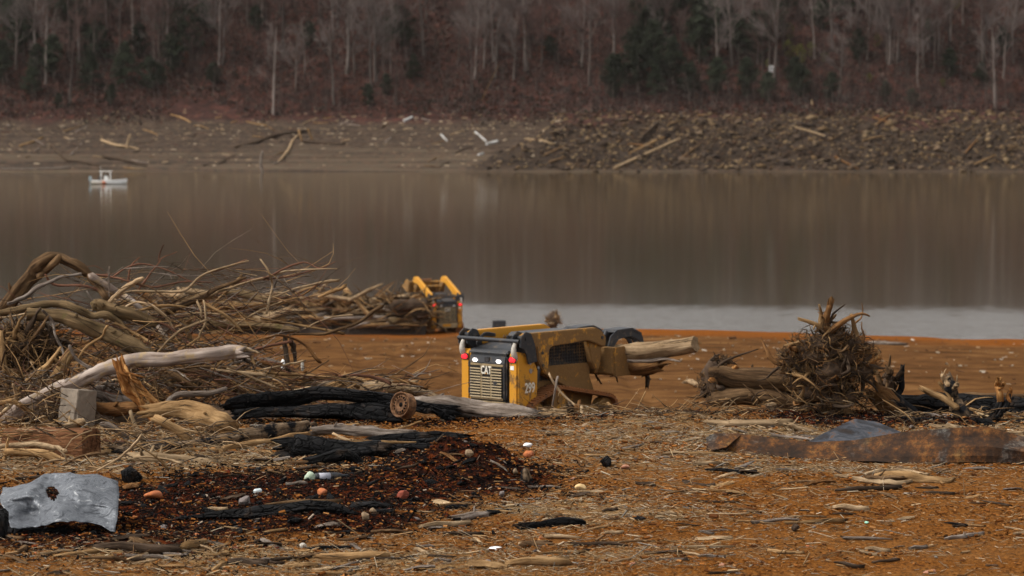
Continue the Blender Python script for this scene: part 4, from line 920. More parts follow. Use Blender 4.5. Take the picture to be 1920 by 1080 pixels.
# ================================================================== FOREGROUND OBJECTS
def branch(label, pts, d=50.5, mat='brown', name='branch', cat='branch', group=None, e0='taper', e1='taper', rough=.14, sides=8, parent=None, dd=0.0, sub=4, smooth=True, ground=False, wob=.12, sink=.25):
    """pts: (px, py, radius px) read off the photograph; d: true distance in metres (or ground=True: lies on the soil)"""
    if d is not None and d < 0: d, dd = -d, 3.0      # far end lies further back
    rr = random.Random(int(pts[0][0] * 7 + pts[0][1] * 3 + len(pts)))
    Q = []; Rd = []
    for k, (a, b, c) in enumerate(pts):
        if ground:
            g = G(a, b + c * .9); q = Vector((g.x, g.y, g.z + c * g.y / F * (1 - sink)))
        else: q = P(a, b, d + dd * k / max(1, len(pts) - 1) + rr.uniform(-wob, wob))
        Q.append(tuple(q)); Rd.append(c * q.y / F)
    sd = int(pts[0][0] * 13 + pts[0][1])
    if len(Q) > 2 and sub > 2 and rough:
        q_, r_ = smooth_path(Q, Rd, 3); q_ = q_.copy()
        for j in range(1, len(q_) - 1): q_[j] += np.array([rr.gauss(0, 1), rr.gauss(0, .7), rr.gauss(0, 1)]) * r_[j] * (.055 if max(Rd) * F / 50 > 6 else .16)
        r_ = r_ * np.array([rr.uniform(.93, 1.07) for _ in r_]); Qs, Rs_, sb = q_, r_, 2
    else: Qs, Rs_, sb = np.array(Q), np.array(Rd), sub
    B = MB(); V, Fc, Gr = tube(Qs, Rs_, sides, rough, sd, e0, e1, sb); B.add(V, Fc, Gr)
    if mat not in ('fresh', 'char', 'silver') and len(Qs) > 4:
        for j in range(rr.randint(1, 3)):
            i = rr.randrange(1, len(Qs) - 1); t_ = Vector(Qs[i + 1]) - Vector(Qs[i - 1]); t_.normalize(); a_ = Vector((rr.gauss(0, 1), rr.gauss(0, 1), rr.gauss(.3, 1))); a_ = (a_ - t_ * a_.dot(t_)).normalized()
            dv = (a_ + t_ * rr.uniform(.1, .9)).normalized(); rb = min(Rs_[i] * rr.uniform(.2, .42), .035); ls = min(Rs_[i] * rr.uniform(1.4, 4), rr.uniform(.08, .22))
            p0 = Vector(Qs[i]) + a_ * Rs_[i] * .5
            V, Fc, Gr = tube([tuple(p0), tuple(p0 + dv * ls * .5 + Vector((0, 0, rr.uniform(-.2, .2) * ls))), tuple(p0 + dv * ls)], [rb * 1.3, rb, rb * .55], 5, .1, sd + j, 'taper', 'jag', 1); B.add(V, Fc, Gr)
    o = B.build(name, M[mat], parent, smooth)
    if parent is None: tag(o, label, cat, group)
    return o
T5 = lambda s: [tuple(float(v) for v in q.split(',')) for q in s.split()]
BR = 'branches of the brush pile'
# ---- fallen tree with the arched trunk
ft = empty('fallen_tree', P(10, 575, 52.3), 'uprooted tree whose trunk bends in a high arch over the brush pile', 'tree')
inv = Matrix.Translation(-ft.location)
def under(o, par=None):
    par = par or ft
    o.parent = par; o.matrix_parent_inverse = Matrix.Translation(-par.location) if par.type == 'EMPTY' else Matrix.Identity(4); return o
tr_ = under(branch('', T5('-12,600,12 10,574,12 35,545,13.5 58,514,14 70,497,13 86,486,10.5 106,483,9.5 130,491,9 155,505,9 172,520,8.5'), 52.3, 'brown', 'trunk', rough=.2, sides=12, e0='jag', parent=ft))
for s, m, nm in [('168,517,7 185,538,7 198,556,6.5 209,566,5', 'brown', 'limb'), ('112,480,6 98,496,7 84,508,7 72,520,6', 'brown', 'limb'), ('170,517,7 200,535,6.5 230,553,6 252,567,5.5 276,592,5 290,604,5 303,622,4.5 322,648,4 337,663,3', 'silver', 'limb'),
                 ('180,515,2.2 212,520,2.2 245,528,2 275,537,2 300,537,1.8 345,528,1.5 400,530,1', 'red', 'bough'), ('213,518,1.8 235,503,1.7 260,495,1.6 282,497,1.5 312,506,1.4 350,524,1.4 382,537,1', 'red', 'bough'), ('240,532,1.8 245,500,1.6 262,482,1', 'red', 'bough'), ('258,547,2 276,520,1.8 297,494,1.5 304,484,1.2 332,472,.8', 'red', 'bough'), ('297,490,1.4 300,474,1.2 307,458,.8', 'red', 'bough')]:
    under(branch('', T5(s), 52.2, m, nm, parent=ft))
# ---- branches of the pile
for s, d, m, lab in [
    ('15,570,3.5 45,558,4 75,537,4 110,521,3.5 152,513,2.5', 52.0, 'grey', 'thin grey branch rising under the arched trunk'),
    ('85,515,2.2 100,533,2.4 150,535,2.4 180,542,2.2 202,556,1.6', 52.1, 'red', 'reddish twig crossing level inside the arch'),
    ('205,568,4.5 230,545,5 250,531,5 269,522,3.5', 51.6, 'pale', 'bleached stub leaning against the arch limb'),
    ('203,580,2 235,548,2.2 300,547,2.5 345,545,2.6 370,523,2.4 390,511,2.2 425,500,1.9 466,489,1.2', 52.0, 'pale', 'long pale branch that climbs out right of the arch'),
    ('388,512,1.7 420,503,1.6 440,495,1.4 463,486,.8', 52.0, 'red', 'reddish fork beside the long pale climbing branch'),
    ('424,503,1.3 450,512,1.3 482,517,.8', 52.0, 'pale', 'short pale twig branching down from the climbing branch'),
    ('250,598,6 300,592,6 330,577,5.5 375,560,5 410,540,4.5 436,530,3.8 462,520,2', 52.4, 'brown', 'thick brown bough slanting up behind the arch limb'),
    ('340,575,3 370,560,3 410,548,2.8 445,535,2.5 480,525,2.3 506,518,2.2 540,508,2 590,505,1.6 632,504,.9', 52.6, 'pale', 'longest pale bough reaching out towards the distant loader'),
    ('440,530,2.4 500,520,2.2 530,505,2 570,492,1.6 600,503,1.3 628,491,.8', 52.7, 'red', 'reddish bough with a kinked tip over the water'),
    ('470,525,1.7 540,519,1.6 590,506,1.3 620,503,.8', 52.7, 'red', 'thin reddish bough just under the longest pale bough'),
    ('489,487,1.4 504,510,2 511,535,2.2 505,562,2.3 500,588,2.3', 52.5, 'pale', 'crooked pale stem standing up over the pile'),
    ('521,520,1.6 511,546,1.8 503,566,2', 52.6, 'grey', 'short stem leaning on the crooked pale stem'),
    ('-8,588,6 30,581,7 70,573,7 110,570,7 140,577,7.5 170,592,7.5 200,590,7.5 225,606,6.5 240,626,5 264,652,4', 51.4, 'moss', 'mossy snaking branch across the pile below the arch'),
    ('200,592,3 250,583,3.2 310,573,3 352,577,2', 51.6, 'tan', 'tan branch running level right of the mossy knot'),
    ('205,604,2.5 218,594,2.5 233,577,2.4 255,567,2 285,573,2 320,600,2', 51.5, 'pale', 'looping pale branch below the bleached stub'),
    ('288,600,2.2 320,615,2.4 350,640,2.2 373,656,1.5', 51.5, 'red', 'straight reddish stick pointing at the broken end of the pale log'),
    ('215,605,3 260,630,3.2 302,652,2.5', 51.3, 'tan', 'tan stick under the mossy trunk'),
    ('260,566,2 300,585,2.4 325,615,2.2 329,632,1.5', 51.7, 'pale', 'thin pale stem hanging below the arch limb'),
    ('382,564,1.6 385,580,2 385,606,2.2 374,628,2 372,648,1.5', 51.2, 'pale', 'upright pale stem with a crook right of the arch limb'),
    ('370,566,2.6 377,582,2.6 379,597,1.6', 51.4, 'pale', 'short bleached stub beside the upright stem'),
    ('383,568,2.8 420,590,3 440,606,2.8 454,622,1.8', 51.5, 'tan', 'tan branch sloping down beside the upright stem'),
    ('163,546,1.7 174,568,1.8 183,587,1.4', 51.8, 'grey', 'thin grey twig stuck in the mossy knot'),
    ('205,500,1.6 204,530,1.7 205,556,1.5', 51.9, 'grey', 'upright grey twig behind the arch limb'),
    ('80,582,2.5 97,602,2.7 103,626,2.5 115,650,2.5 121,670,2', 50.8, 'grey', 'wavering grey branch hanging over the root tangle'),
    ('-4,676,2.8 45,650,3 75,616,2.8 91,592,2', 50.8, 'brown', 'brown branch slanting up across the root tangle'),
    ('201,612,2.4 190,632,2.8 165,648,2.8 150,670,2.6 148,690,1.8', 50.9, 'tan', 'curved branch hanging over the bare soil gap'),
    ('1,625,4.5 8,680,5.5 18,725,5', 50.3, 'tan', 'upright tan pole at the very edge of the root tangle'),
    ('28,732,4.5 60,707,5 90,685,4.5 114,651,2.5', 50.1, 'tan', 'bent tan branch in front of the root tangle'),
    ('130,648,3 142,672,3.2 170,690,3.2 200,711,2.8', 49.9, 'grey', 'grey stick leaning down onto the pale log'),
    ('-6,756,4 25,752,4.5 50,768,5 80,785,5 107,802,4', 49.0, 'tan', 'tan pole sloping down in front of the pale log'),
    ('-4,782,3.2 12,768,3.6 28,752,3.6 30,738,3.2 24,720,2.4', 49.1, 'pale', 'hooked pale branch at the low end of the pale log'),
    ('297,780,6 310,762,6.5 322,748,6.5 340,739,6 390,738,5.5 424,728,4', 50.0, 'grey', 'elbow shaped grey branch above the flared root slab'),
    ('330,690,4 380,700,5 430,722,5 470,740,4', 51.2, 'brown', 'brown bough running down behind the pale log'),
    ('250,690,4 262,720,5 268,752,5', 50.6, 'brown', 'brown stem hanging beneath the pale log'),
    ('275,690,5 292,722,6 305,750,6', 50.7, 'brown', 'stout brown stem beneath the middle of the pale log'),
    ('305,690,7 335,708,8 360,726,8 392,738,6', 51.0, 'brown', 'thick brown root under the middle of the pale log'),
    ('400,700,3 450,712,3.2 520,722,3 590,735,2', 51.4, 'tan', 'long tan stick behind the charred arch log'),
    ('400,692,2.6 460,697,2.8 520,700,3 600,706,2.8 664,712,2.2', 51.0, 'tan', 'longest level stick above the charred arch log'),
    ('375,690,1.6 420,705,1.8 470,725,1.7 500,741,1.3', 50.8, 'grey', 'thin grey twig slanting towards the charred log'),
    ('462,662,1.5 490,675,1.5 520,690,1.2 545,700,1', 51, 'red', 'thin twig trailing off the broken log end'),
    ('533,628,4.5 536,655,5 541,690,4.5 545,700,4', 51.6, 'dark', 'dark burnt stake standing behind the charred arch log'),
    ('546,638,5 551,655,5.5 554,680,3', 51.8, 'dark', 'shorter dark stake right of the burnt stake'),
    ('-5,838,5 50,833,5.5 100,838,5.5 124,846,4', 44.1, 'pale', 'pale stick lying in front of the square cut beam'),
    ('18,848,7 80,850,8 120,866,8 180,872,8 242,881,6', 43.9, 'tan', 'long tan log in front of the cut beam'),
    ('-5,874,6 50,880,7 112,876,5', 43.1, 'brown', 'brown log behind the dented zinc sheet'),
    ('-5,898,7 40,886,8 110,883,7 157,886,4', 43.0, 'pale', 'curved pale branch resting on the zinc sheet'),
    ('-5,908,6 50,896,7 76,901,5', 42.8, 'tan', 'short tan branch under the curved pale one'),
    ('5,872,3 11,846,3.4 17,820,2.4', 44.0, 'tan', 'upright stick at the end of the cut beam'),
    ('103,838,2 122,855,2.2 125,882,1.8', 43.4, 'pale', 'thin bent twig before the cut beam'),
    ('245,774,3.6 255,800,4.5 265,822,5 277,847,4', 45.6, 'pale', 'bleached stick leaning beside the shattered wood'),
    ('300,788,8 335,808,10 350,822,10 357,834,7', 46.2, 'tan', 'short curved trunk end beside the flared root slab'),
    ('190,795,6 215,803,7 238,822,6', 46.9, 'grey', 'grey log piece between beam and shattered wood'),
    ('125,800,7 142,794,7 157,790,6', 45.0, 'pale', 'short pale log end resting on the cut beam'),
    ('410,851,5 430,838,5.5 500,826,5.5 560,816,5 597,811,4', -44.9, 'tan', 'smooth bent branch in front of the burnt ended log'),
    ('625,813,2.5 650,825,3 678,832,2.5', 46.3, 'pale', 'pale splinter lying on the hollow charred log'),
    ('585,808,3 630,801,3.4 672,795,2.6', 47.5, 'tan', 'straight tan stick beside the burnt log end'),
    ('715,810,2.2 760,800,2.8 790,790,2', 48.0, 'tan', 'low tan stick in front of the rusty wheel'),
    ('1030,702,2 1050,735,2.4 1085,765,2', 51, 'pale', 'bleached stick leaning before the loader track'),
    ('1046,706,2 1040,735,2.2 1036,765,2', 51, 'grey', 'grey stick crossing the bleached one at the loader track'),
    ('1210,735,1.2 1195,768,1.6 1190,790,1.6', 51, 'tan', 'thin upright stalk between loader and stump'),
    ('1140,755,1.6 1165,775,1.8 1190,792,1.4', 51, 'tan', 'thin stick sloping down right of the loader track')]:
    branch(lab, T5(s), d, m, 'branch', 'branch', BR if float(s.split(',')[0]) < 700 else 'sticks by the near loader', e0='jag' if m in ('pale', 'tan') else 'taper', e1='taper', sides=8 if '7' in s else 7)
# ---- thicker trunks and logs
LG = 'logs of the brush pile'
for s, d, m, lab, e0, e1 in [
    ('50,590,10 110,593,11 150,606,12 190,621,14 230,640,15 270,657,13 296,674,9', 51.0, 'moss', 'thick mossy trunk sloping down inside the brush pile', 'cap', 'taper'),
    ('178,570,12 192,574,14 215,582,13 255,593,12 292,606,8', 51.6, 'moss', 'mossy knotted trunk end behind the arch limb', 'taper', 'taper'),
    ('88,738,9 108,702,10.5 129,664,8', 50.2, 'tan', 'stout tan post with a splintered top in the brush', 'cap', 'jag'),
    ('178,764,12 215,768,13 252,764,10', 49.2, 'rot', 'rotten orange brown log beside the concrete block', 'jag', 'jag'),
    ('180,734,12 215,742,19 254,750,12', 49.6, 'grey', 'ragged grey root lump behind the concrete block', 'taper', 'taper'),
    ('285,771,12 330,768,16 375,776,20 415,790,19 442,803,8', 47.9, 'tan', 'smooth flared tan root slab below the charred log', 'jag', 'taper'),
    ('220,847,11 330,841,12 400,829,13 480,813,12 560,802,10 588,799,8', -45.2, 'halfchar', 'long weathered log with a burnt tip', 'jag', 'jag'),
    ('250,856,8 280,858,11 340,863,12 400,868,8', 44.0, 'pale', 'short pale topped log lying before the long weathered log', 'jag', 'jag'),
    ('470,702,8 540,710,9 590,720,10 632,730,9', 52.0, 'pale', 'weathered log behind the middle of the charred arch', 'jag', 'jag'),
    ('632,724,10 655,717,13 684,724,11', 51.8, 'tan', 'stubby light log end behind the charred arch', 'jag', 'cap'),
    ('680,732,11 715,728,12 745,727,11 778,720,6', 51.6, 'pale', 'pale bark log left of the rusty wheel', 'cap', 'jag'),
    ('768,730,8 795,738,9 816,747,7', 51.4, 'pale', 'short pale log behind the rusty wheel', 'jag', 'jag'),
    ('440,668,6 520,690,7 600,712,8 650,722,5', 52.3, 'brown', 'brown log running back from the broken pale log', 'taper', 'taper'),
    ('560,620,5 480,612,7 400,612,8 330,600,8', 54.5, 'moss', 'long mossy log behind the upright stems', 'taper', 'taper'),
    ('330,575,6 420,548,7 520,568,6', 55.0, 'moss', 'bowed mossy bough far back in the brush', 'taper', 'taper')]:
    branch(lab, T5(s), d, m, 'log', 'log', LG, e0, e1, .2, 12)
# ---- long pale broken log with its shattered wood
pl = branch('long pale grey broken log lying across the whole brush pile', T5('-14,796,13 40,766,14 100,736,14 150,713,14 190,696,14 224,684,14 262,675,13.5 330,672,12.5 390,665,12.5 440,659,13 456,660,11'), 49.4, 'silver', 'log', 'log', LG, 'cap', 'jag', .10, 16)
pl.name = 'broken_log'
for s, m in [('452,652,4 468,664,4 478,684,2', 'tan'), ('446,668,4 464,676,4 476,690,1.5', 'dark'), ('448,657,4 470,657,3.5 486,662,1.5', 'pale')]:
    branch('', T5(s), 49.4, m, 'splinter', parent=pl, e1='jag')
sw_ = branch('shattered orange rotten wood hanging below the kink of the pale log', T5('226,682,8 232,705,10 250,725,12 268,748,12 282,768,11 296,790,7'), 48.8, 'fresh', 'shattered_stump', 'stump', None, 'jag', 'jag', .5, 14, smooth=False)
for k in range(16):
    t = R.random(); a = (226 + 68 * t + R.uniform(-9, 9), 684 + 96 * t + R.uniform(-8, 8)); l = R.uniform(14, 40); an = R.gauss(1.0, .35)
    branch('', [(a[0], a[1], R.uniform(2, 4.5)), (a[0] + l * math.cos(an), a[1] + l * math.sin(an), 1)], 48.5, R.choice(['fresh', 'fresh', 'rot', 'tan']), 'splinter', parent=sw_, e0='jag', e1='jag', rough=.4, sides=6)
# ---- charred logs
CH = 'charred logs'
for s, kw, lab in [
    ('424,762,7 445,753,15 500,751,15.5 560,743,12.5 600,738,11.5 660,740,10.5 720,749,10 775,760,9.5 850,768,8', dict(d=49.7), 'long charred arched log reaching to the rusty wheel'),
    ('446,777,8 520,773,10 580,771,12 650,773,12 700,781,11 748,787,6', dict(d=49.4), 'cracked charred log lying under the arched one'),
    ('600,776,8 660,768,10 720,770,9 760,778,6', dict(d=49.6), 'short charred log tucked below the rusty wheel'),
    ('536,838,14 560,842,23 620,848,21 700,843,14 720,842,8', dict(d=44.6), 'broad charred stump butt at the near end of the hollow log'),
    ('620,838,11 700,838,12 780,836,12 840,834,14 858,834,15', dict(d=45.5), 'charred lower half of the hollow log above the ash heap'),
    ('700,826,10 780,820,11 830,820,12 862,826,14', dict(d=46.2), 'charred upper half of the hollow log above the ash heap'),
    ('580,866,8 640,852,9 670,865,7 695,878,4', dict(d=43.6), 'forked charred branch below the hollow log'),
    ('330,973,3 420,967,7 480,962,10 560,951,11 620,955,9 666,963,3', dict(ground=True), 'long burnt branch lying flat on the red ash'),
    ('664,946,5 700,948,8 734,951,4', dict(ground=True), 'small burnt billet at the tip of the long burnt branch'),
    ('-10,1010,20 50,1006,20 118,1002,14', dict(d=36.55), 'thick charred log under the zinc sheet'),
    ('815,768,6 840,780,9 850,786,4', dict(d=49.6), 'charred knot between wheel and weathered log'),
    ('985,795,5 1010,785,8 1050,790,6', dict(d=49.6), 'charred stub under the near loader'),
    ('1090,795,10 1120,792,12 1150,785,8 1185,783,5', dict(d=49.7), 'charred root lying right of the loader'),
    ('1840,800,16 1880,805,20 1945,806,20', dict(d=48.8), 'big charred log behind the rusty beam'),
    ('1690,752,13 1790,757,14 1880,766,14 1945,770,13', dict(d=50.4), 'long burnt log behind the forked stump'),
    ('1700,790,7 1780,796,9 1850,795,8', dict(d=49.4), 'burnt pole lying low behind the rusty beam')]:
    branch(lab, T5(s), mat='char', name='charred_log', cat='log', group=CH, e0='jag', e1='jag', rough=.3, sides=12, **kw)
branch('weathered driftwood log with dark underside before the near loader', T5('778,752,8 820,756,12 870,764,15 930,772,13 1000,778,9'), 49.8, 'grey', 'driftwood_log', 'log', None, 'jag', 'jag', .3, 14)
branch('ragged pale bark strip on top of the hollow charred log', T5('590,808,6 640,806,8 700,812,7 775,811,5'), 46.6, 'grey', 'driftwood_log', 'log', None, 'jag', 'jag', .4, 12)
branch('pale edge of sapwood along the hollow charred log', T5('618,834,3.5 660,830,4 720,829,3 780,829,2'), 45.1, 'tan', 'driftwood_log', 'log', None, 'jag', 'taper', .2, 8)
branch('thick pale sawn log end in front of the loader track', T5('1000,782,10 1030,778,12 1062,782,14'), 49.9, 'pale', 'driftwood_log', 'log', None, 'taper', 'cap', .2, 12)
branch('upright dark chunk beside the sawn log end', T5('1068,800,8 1070,780,9 1068,762,7'), 49.9, 'dark', 'wood_chunk', 'log', None, 'cap', 'jag', .3, 10)
branch('upright red brown chunk beside the sawn log end', T5('1086,797,7 1085,780,8 1084,762,6'), 49.9, 'rot', 'wood_chunk', 'log', None, 'cap', 'jag', .3, 10)
branch('thin pale upright chunk beside the sawn log end', T5('1094,800,4 1093,780,5 1090,762,3'), 49.8, 'pale', 'wood_chunk', 'log', None, 'cap', 'jag', .3, 8)
# lying logs on the right
for s, kw, m, lab in [
    ('1327,795,9 1400,796,9.5 1478,795,8', dict(d=48.6), 'pale', 'pale peeled log lying left of the root wad'),
    ('1478,797,5 1500,803,6 1522,809,4', dict(d=47.8), 'pale', 'thin pale stick at the end of the peeled log'),
    ('1330,780,5 1350,776,6 1375,773,4', dict(d=50.2), 'tan', 'short tan log below the far stump'),
    ('1800,744,7 1870,745,8 1950,746,8', dict(d=51.2), 'brown', 'brown log furthest back behind the forked stump'),
    ('1810,757,8 1880,758,9 1950,757,9', dict(d=50.9), 'brown', 'brown log just above the long burnt log'),
    ('1705,781,8 1760,784,9 1825,787,8', dict(d=49.8), 'grey', 'grey log under the long burnt log'),
    ('1820,767,3 1870,782,4 1918,795,4', dict(d=49.2), 'tan', 'slanting tan stick right of the forked stump'),
    ('1640,735,16 1665,755,22 1690,780,20 1712,800,12', dict(d=50.0), 'rot', 'ragged brown stump leaning beside the root wad'),
    ('1690,755,10 1720,780,10 1745,800,7', dict(d=49.6), 'halfchar', 'half burnt splintered log behind the blue grey sheet'),
    ('600,1044,7 650,1044,9 700,1043,9 727,1041,7', dict(ground=True), 'tan', 'cut pale log lying nearest in front'),
    ('855,971,6 880,968,8 912,964,6', dict(ground=True), 'grey', 'short grey log at the near edge of the ash'),
    ('880,970,3 920,962,5 955,957,3', dict(ground=True), 'char', 'small black stick beside the short grey log'),
    ('335,1028,7 360,1022,9 384,1016,6', dict(ground=True), 'tan', 'stubby tan log on chips left of the cut pale log'),
    ('1245,852,3 1310,850,4.5 1370,850,3', dict(ground=True), 'tan', 'long thin log left of the rusty beam end'),
    ('1303,870,3.5 1335,868,4.5 1366,868,3.5', dict(ground=True), 'pale', 'pale cut stick below the rusty beam end'),
    ('1380,880,3 1400,872,4 1420,862,3', dict(ground=True), 'grey', 'grey forked stick under the rusty beam end'),
    ('1775,1010,3 1805,1006,4.5 1842,1000,3', dict(ground=True), 'grey', 'grey stick on the bare orange soil'),
    ('1440,1032,2.5 1470,1036,3.5 1505,1036,2.5', dict(ground=True), 'tan', 'tan stick pressed into bare orange soil'),
    ('1622,643,2.5 1660,643,3.4 1699,645,2.5', dict(ground=True), 'grey', 'lone driftwood pole lying by the water'),
    ('1310,722,5 1295,716,5 1284,717,3', dict(ground=True), 'pale', 'pale slab of wood left of the far stump'),
    ('1645,940,0.1 1650,940,0.1', None, None, None)]:
    if kw is None: continue
    branch(lab, T5(s), mat=m, name='log' if max(q[2] for q in T5(s)) > 5 else 'stick', cat='log', group=None, e0='jag', e1='cap' if 'cut' in lab else 'jag', rough=.18, sides=10, **kw)
# ---- charred lumps
def lump(name, label, cat, px, py, rx, ry, mat, seed=0, group=None, d=None, flat=1.0, ground=True, yr=None, par=None, sub=2):
    g = G(px, py + ry * .8) if d is None else P(px, py, d)
    V, Fc = rock_geo(seed + 900, sub, 1.0); s = g.y / F * 2
    V = V / np.array([1.25, .95, 1.0]) * np.array([rx * s, (yr or rx * .8) * s, ry * s * flat])
    a = random.Random(seed).uniform(-.5, .5); V = np.stack([V[:, 0] * math.cos(a) - V[:, 1] * math.sin(a), V[:, 0] * math.sin(a) + V[:, 1] * math.cos(a), V[:, 2]], 1)
    B = MB(); B.add(V, Fc); o = B.build(name, M[mat] if isinstance(mat, str) else mat, par, True)
    o.location = (g.x, g.y, g.z + (ry * s * .5 * .75 if d is None else 0)); tag(o, label, cat, group)
    if 'smooth' in label or 'round orange' in label or name == 'plastic_scrap': m_ = o.modifiers.new('soft', 'SUBSURF'); m_.levels = 1; m_.render_levels = 1
    else: o.data.polygons.foreach_set('use_smooth', [random.Random(seed + i).random() < .35 for i in range(len(o.data.polygons))])
    return o
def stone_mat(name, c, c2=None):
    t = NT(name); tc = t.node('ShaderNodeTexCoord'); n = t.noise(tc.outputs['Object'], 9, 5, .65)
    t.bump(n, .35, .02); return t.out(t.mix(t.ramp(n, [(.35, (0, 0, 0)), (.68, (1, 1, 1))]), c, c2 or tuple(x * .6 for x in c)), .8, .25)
SM = dict(orange=stone_mat('orange_stone', (.42, .13, .035), (.26, .085, .04)), red=stone_mat('red_stone', (.24, .055, .03), (.15, .035, .02)), grey=stone_mat('grey_stone', (.16, .135, .125), (.10, .08, .07)), yellow=stone_mat('yellow_stone', (.60, .42, .20), (.48, .32, .15)),
          tan=stone_mat('tan_stone', (.25, .17, .10), (.16, .105, .06)), white=stone_mat('white_stone', (.45, .42, .36), (.3, .27, .23)), pink=stone_mat('pinkish_stone', (.38, .19, .12), (.28, .12, .07)), green=stone_mat('pale_green_glassy', (.42, .47, .36), (.26, .33, .24)), dark=stone_mat('soot_dark_stone', (.05, .04, .037), (.03, .022, .02)))
lump('charcoal_lump', 'big black charcoal lump beside the zinc sheet', 'charcoal', 247, 890, 24, 18, 'char', 1)
lump('wood_piece', 'brown wood piece under the charcoal lump beside zinc sheet', 'wood', 246, 912, 20, 7, 'rot', 2)
lump('charcoal_lump', 'round black charcoal mass at the corner by the zinc sheet', 'charcoal', 2, 980, 22, 38, 'char', 3, yr=18)
lump('charcoal_lump', 'furry black charcoal clump alone on the chips right of ash heap', 'charcoal', 1135, 866, 13, 13, 'char', 4)
lump('stone', 'round orange stone with grey side near the zinc sheet', 'stone', 287, 927, 19, 12, SM['orange'], 5)
lump('stone', 'grey stone left of the long burnt branch', 'stone', 460, 940, 14, 11, SM['grey'], 6)
lump('stone', 'bright orange stone on red ash below the pale green lump', 'stone', 604, 922, 11, 8, SM['orange'], 7)
lump('stone', 'large red stone at the foot of the ash heap', 'stone', 757, 928, 14, 11, SM['red'], 8)
lump('stone', 'smooth yellow cobble right of the ash heap', 'stone', 1088, 914, 13, 8, SM['yellow'], 9)
lump('stone', 'pinkish flat stone right of the black charcoal clump', 'stone', 1172, 876, 10, 5, SM['pink'], 10)
lump('stone', 'pale cream stone at the tip of the long burnt branch', 'stone', 699, 958, 9, 7, SM['tan'], 11)
lump('stone', 'brown lump beside the cream stone', 'stone', 685, 968, 9, 11, SM['tan'], 12)
lump('glass_lump', 'pale green lump beside the burnt bottle', 'glass', 581, 893, 12, 10, SM['green'], 13)
lump('stone', 'small grey stone on the near foot of the ash heap', 'stone', 941, 925, 8, 6, SM['grey'], 14)
lump('stone', 'brown stone on the ash heap left of the charred stake', 'stone', 967, 885, 6, 7, SM['tan'], 15)
lump('stone', 'orange brown stone on the crest of the ash heap', 'stone', 991, 853, 11, 8, SM['orange'], 16)
lump('stone', 'brown stone at the end of the hollow charred log', 'stone', 880, 852, 10, 10, SM['tan'], 17)
lump('stone', 'tan block before the charred root under the loader', 'stone', 1098, 798, 9, 4, SM['tan'], 18)
lump('stone', 'square pale stone in front of the far stump', 'stone', 1447, 761, 10, 9, SM['tan'], 19, d=50.2)
lump('stone', 'tan stone before the weathered driftwood log', 'stone', 832, 787, 10, 7, SM['tan'], 20)
lump('foam_scrap', 'white foam scrap behind the far stump', 'foam', 1482, 735, 11, 3.5, M['white'], 21, d=51.5)
lump('plastic_scrap', 'white rounded plastic scrap on top of the ash heap', 'plastic', 990, 834, 12, 6, M['white'], 22, d=43.4)
lump('plastic_scrap', 'torn pale bag scrap beside the cut pale log', 'plastic', 568, 1025, 9, 8, M['wrap'], 23)
lump('plastic_scrap', 'white strip of plastic on chips before the ash', 'plastic', 928, 1029, 16, 4, M['white'], 24)
lump('plastic_scrap', 'white scrap stuck by the dark burnt stake', 'plastic', 530, 682, 5, 12, M['white'], 25, d=51.5)
lump('plastic_scrap', 'white upright scrap right of the burnt stakes', 'plastic', 567, 685, 4, 12, M['wrap'], 26, d=51.5)
M['mint'] = plain('mint_plastic', (.25, .50, .36), .5)
lump('plastic_scrap', 'mint green scrap behind the curved driftwood slab', 'plastic', 1737, 866, 6, 2.5, M['mint'], 27)
lump('plastic_scrap', 'mint green scrap on bare orange soil', 'plastic', 1625, 981, 6, 2.5, M['mint'], 28)
lump('dirt_clod', 'brown clod on bare soil below the chips', 'clod', 1365, 926, 8, 4, M['dark'], 29)
lump('dirt_clod', 'dark weedy clod on bare orange soil', 'clod', 1492, 990, 9, 8, M['dark'], 30)
lump('wood_piece', 'black flat wood piece on bare soil right of the ash', 'wood', 1200, 974, 13, 4, 'char', 31)
# charred stake with pale side
st_ = branch('charred stake with a pale side stuck in the ash heap', T5('984,882,9 988,900,10 994,920,7'), 41.3, 'halfchar', 'charred_stake', 'log', None, 'taper', 'jag', .2, 12)
# burnt bottle and can
def lathe(B, prof, a, b, n=14, mat=0):
    a = Vector(a); b = Vector(b); ax = (b - a).normalized(); u = ax.orthogonal().normalized(); w = ax.cross(u); V = []; Fc = []
    for t, r in prof:
        c = a + ax * t
        for k in range(n): an = 6.2832 * k / n; V.append(tuple(c + (u * math.cos(an) + w * math.sin(an)) * r))
    m = len(prof)
    for i in range(m - 1):
        for k in range(n): Fc.append((i * n + k, i * n + (k + 1) % n, (i + 1) * n + (k + 1) % n, (i + 1) * n + k))
    Fc += [tuple(range(n - 1, -1, -1)), tuple(range((m - 1) * n, m * n))]; B.add(V, Fc, None, mat)
g1 = G(590, 901); g2 = G(652, 898); bo = empty('burnt_bottle', g1, 'burnt black bottle with a grey label lying beside the pale green lump', 'bottle')
a_ = Vector((0, 0, .05)); b_ = Vector(g2) - Vector(g1) + Vector((0, 0, .05)); ln = (b_ - a_).length
B = MB(); lathe(B, [(0, .045), (.02, .055), (ln * .62, .055), (ln * .75, .045), (ln * .85, .022), (ln, .02)], a_, b_); B.build('glass_body', M['machine_black'], bo, True)
ax = (b_ - a_) / ln; B = MB(); lathe(B, [(0, .0565), (ln * .34, .0565)], a_ + ax * .06, b_); B.build('paper_label', plain('grey_blue_label', (.33, .33, .37), .7), bo, True)
g1 = G(483, 926); cn = empty('crushed_can', g1, 'small bluish white can on the red ash', 'can', None, .5)
B = MB(); lathe(B, [(0, .028), (.012, .036), (.10, .036), (.112, .028)], (-.05, 0, .035), (.06, .02, .04)); B.build('can_body', plain('bluish_white_can', (.56, .62, .62), .4, .5), cn, True)
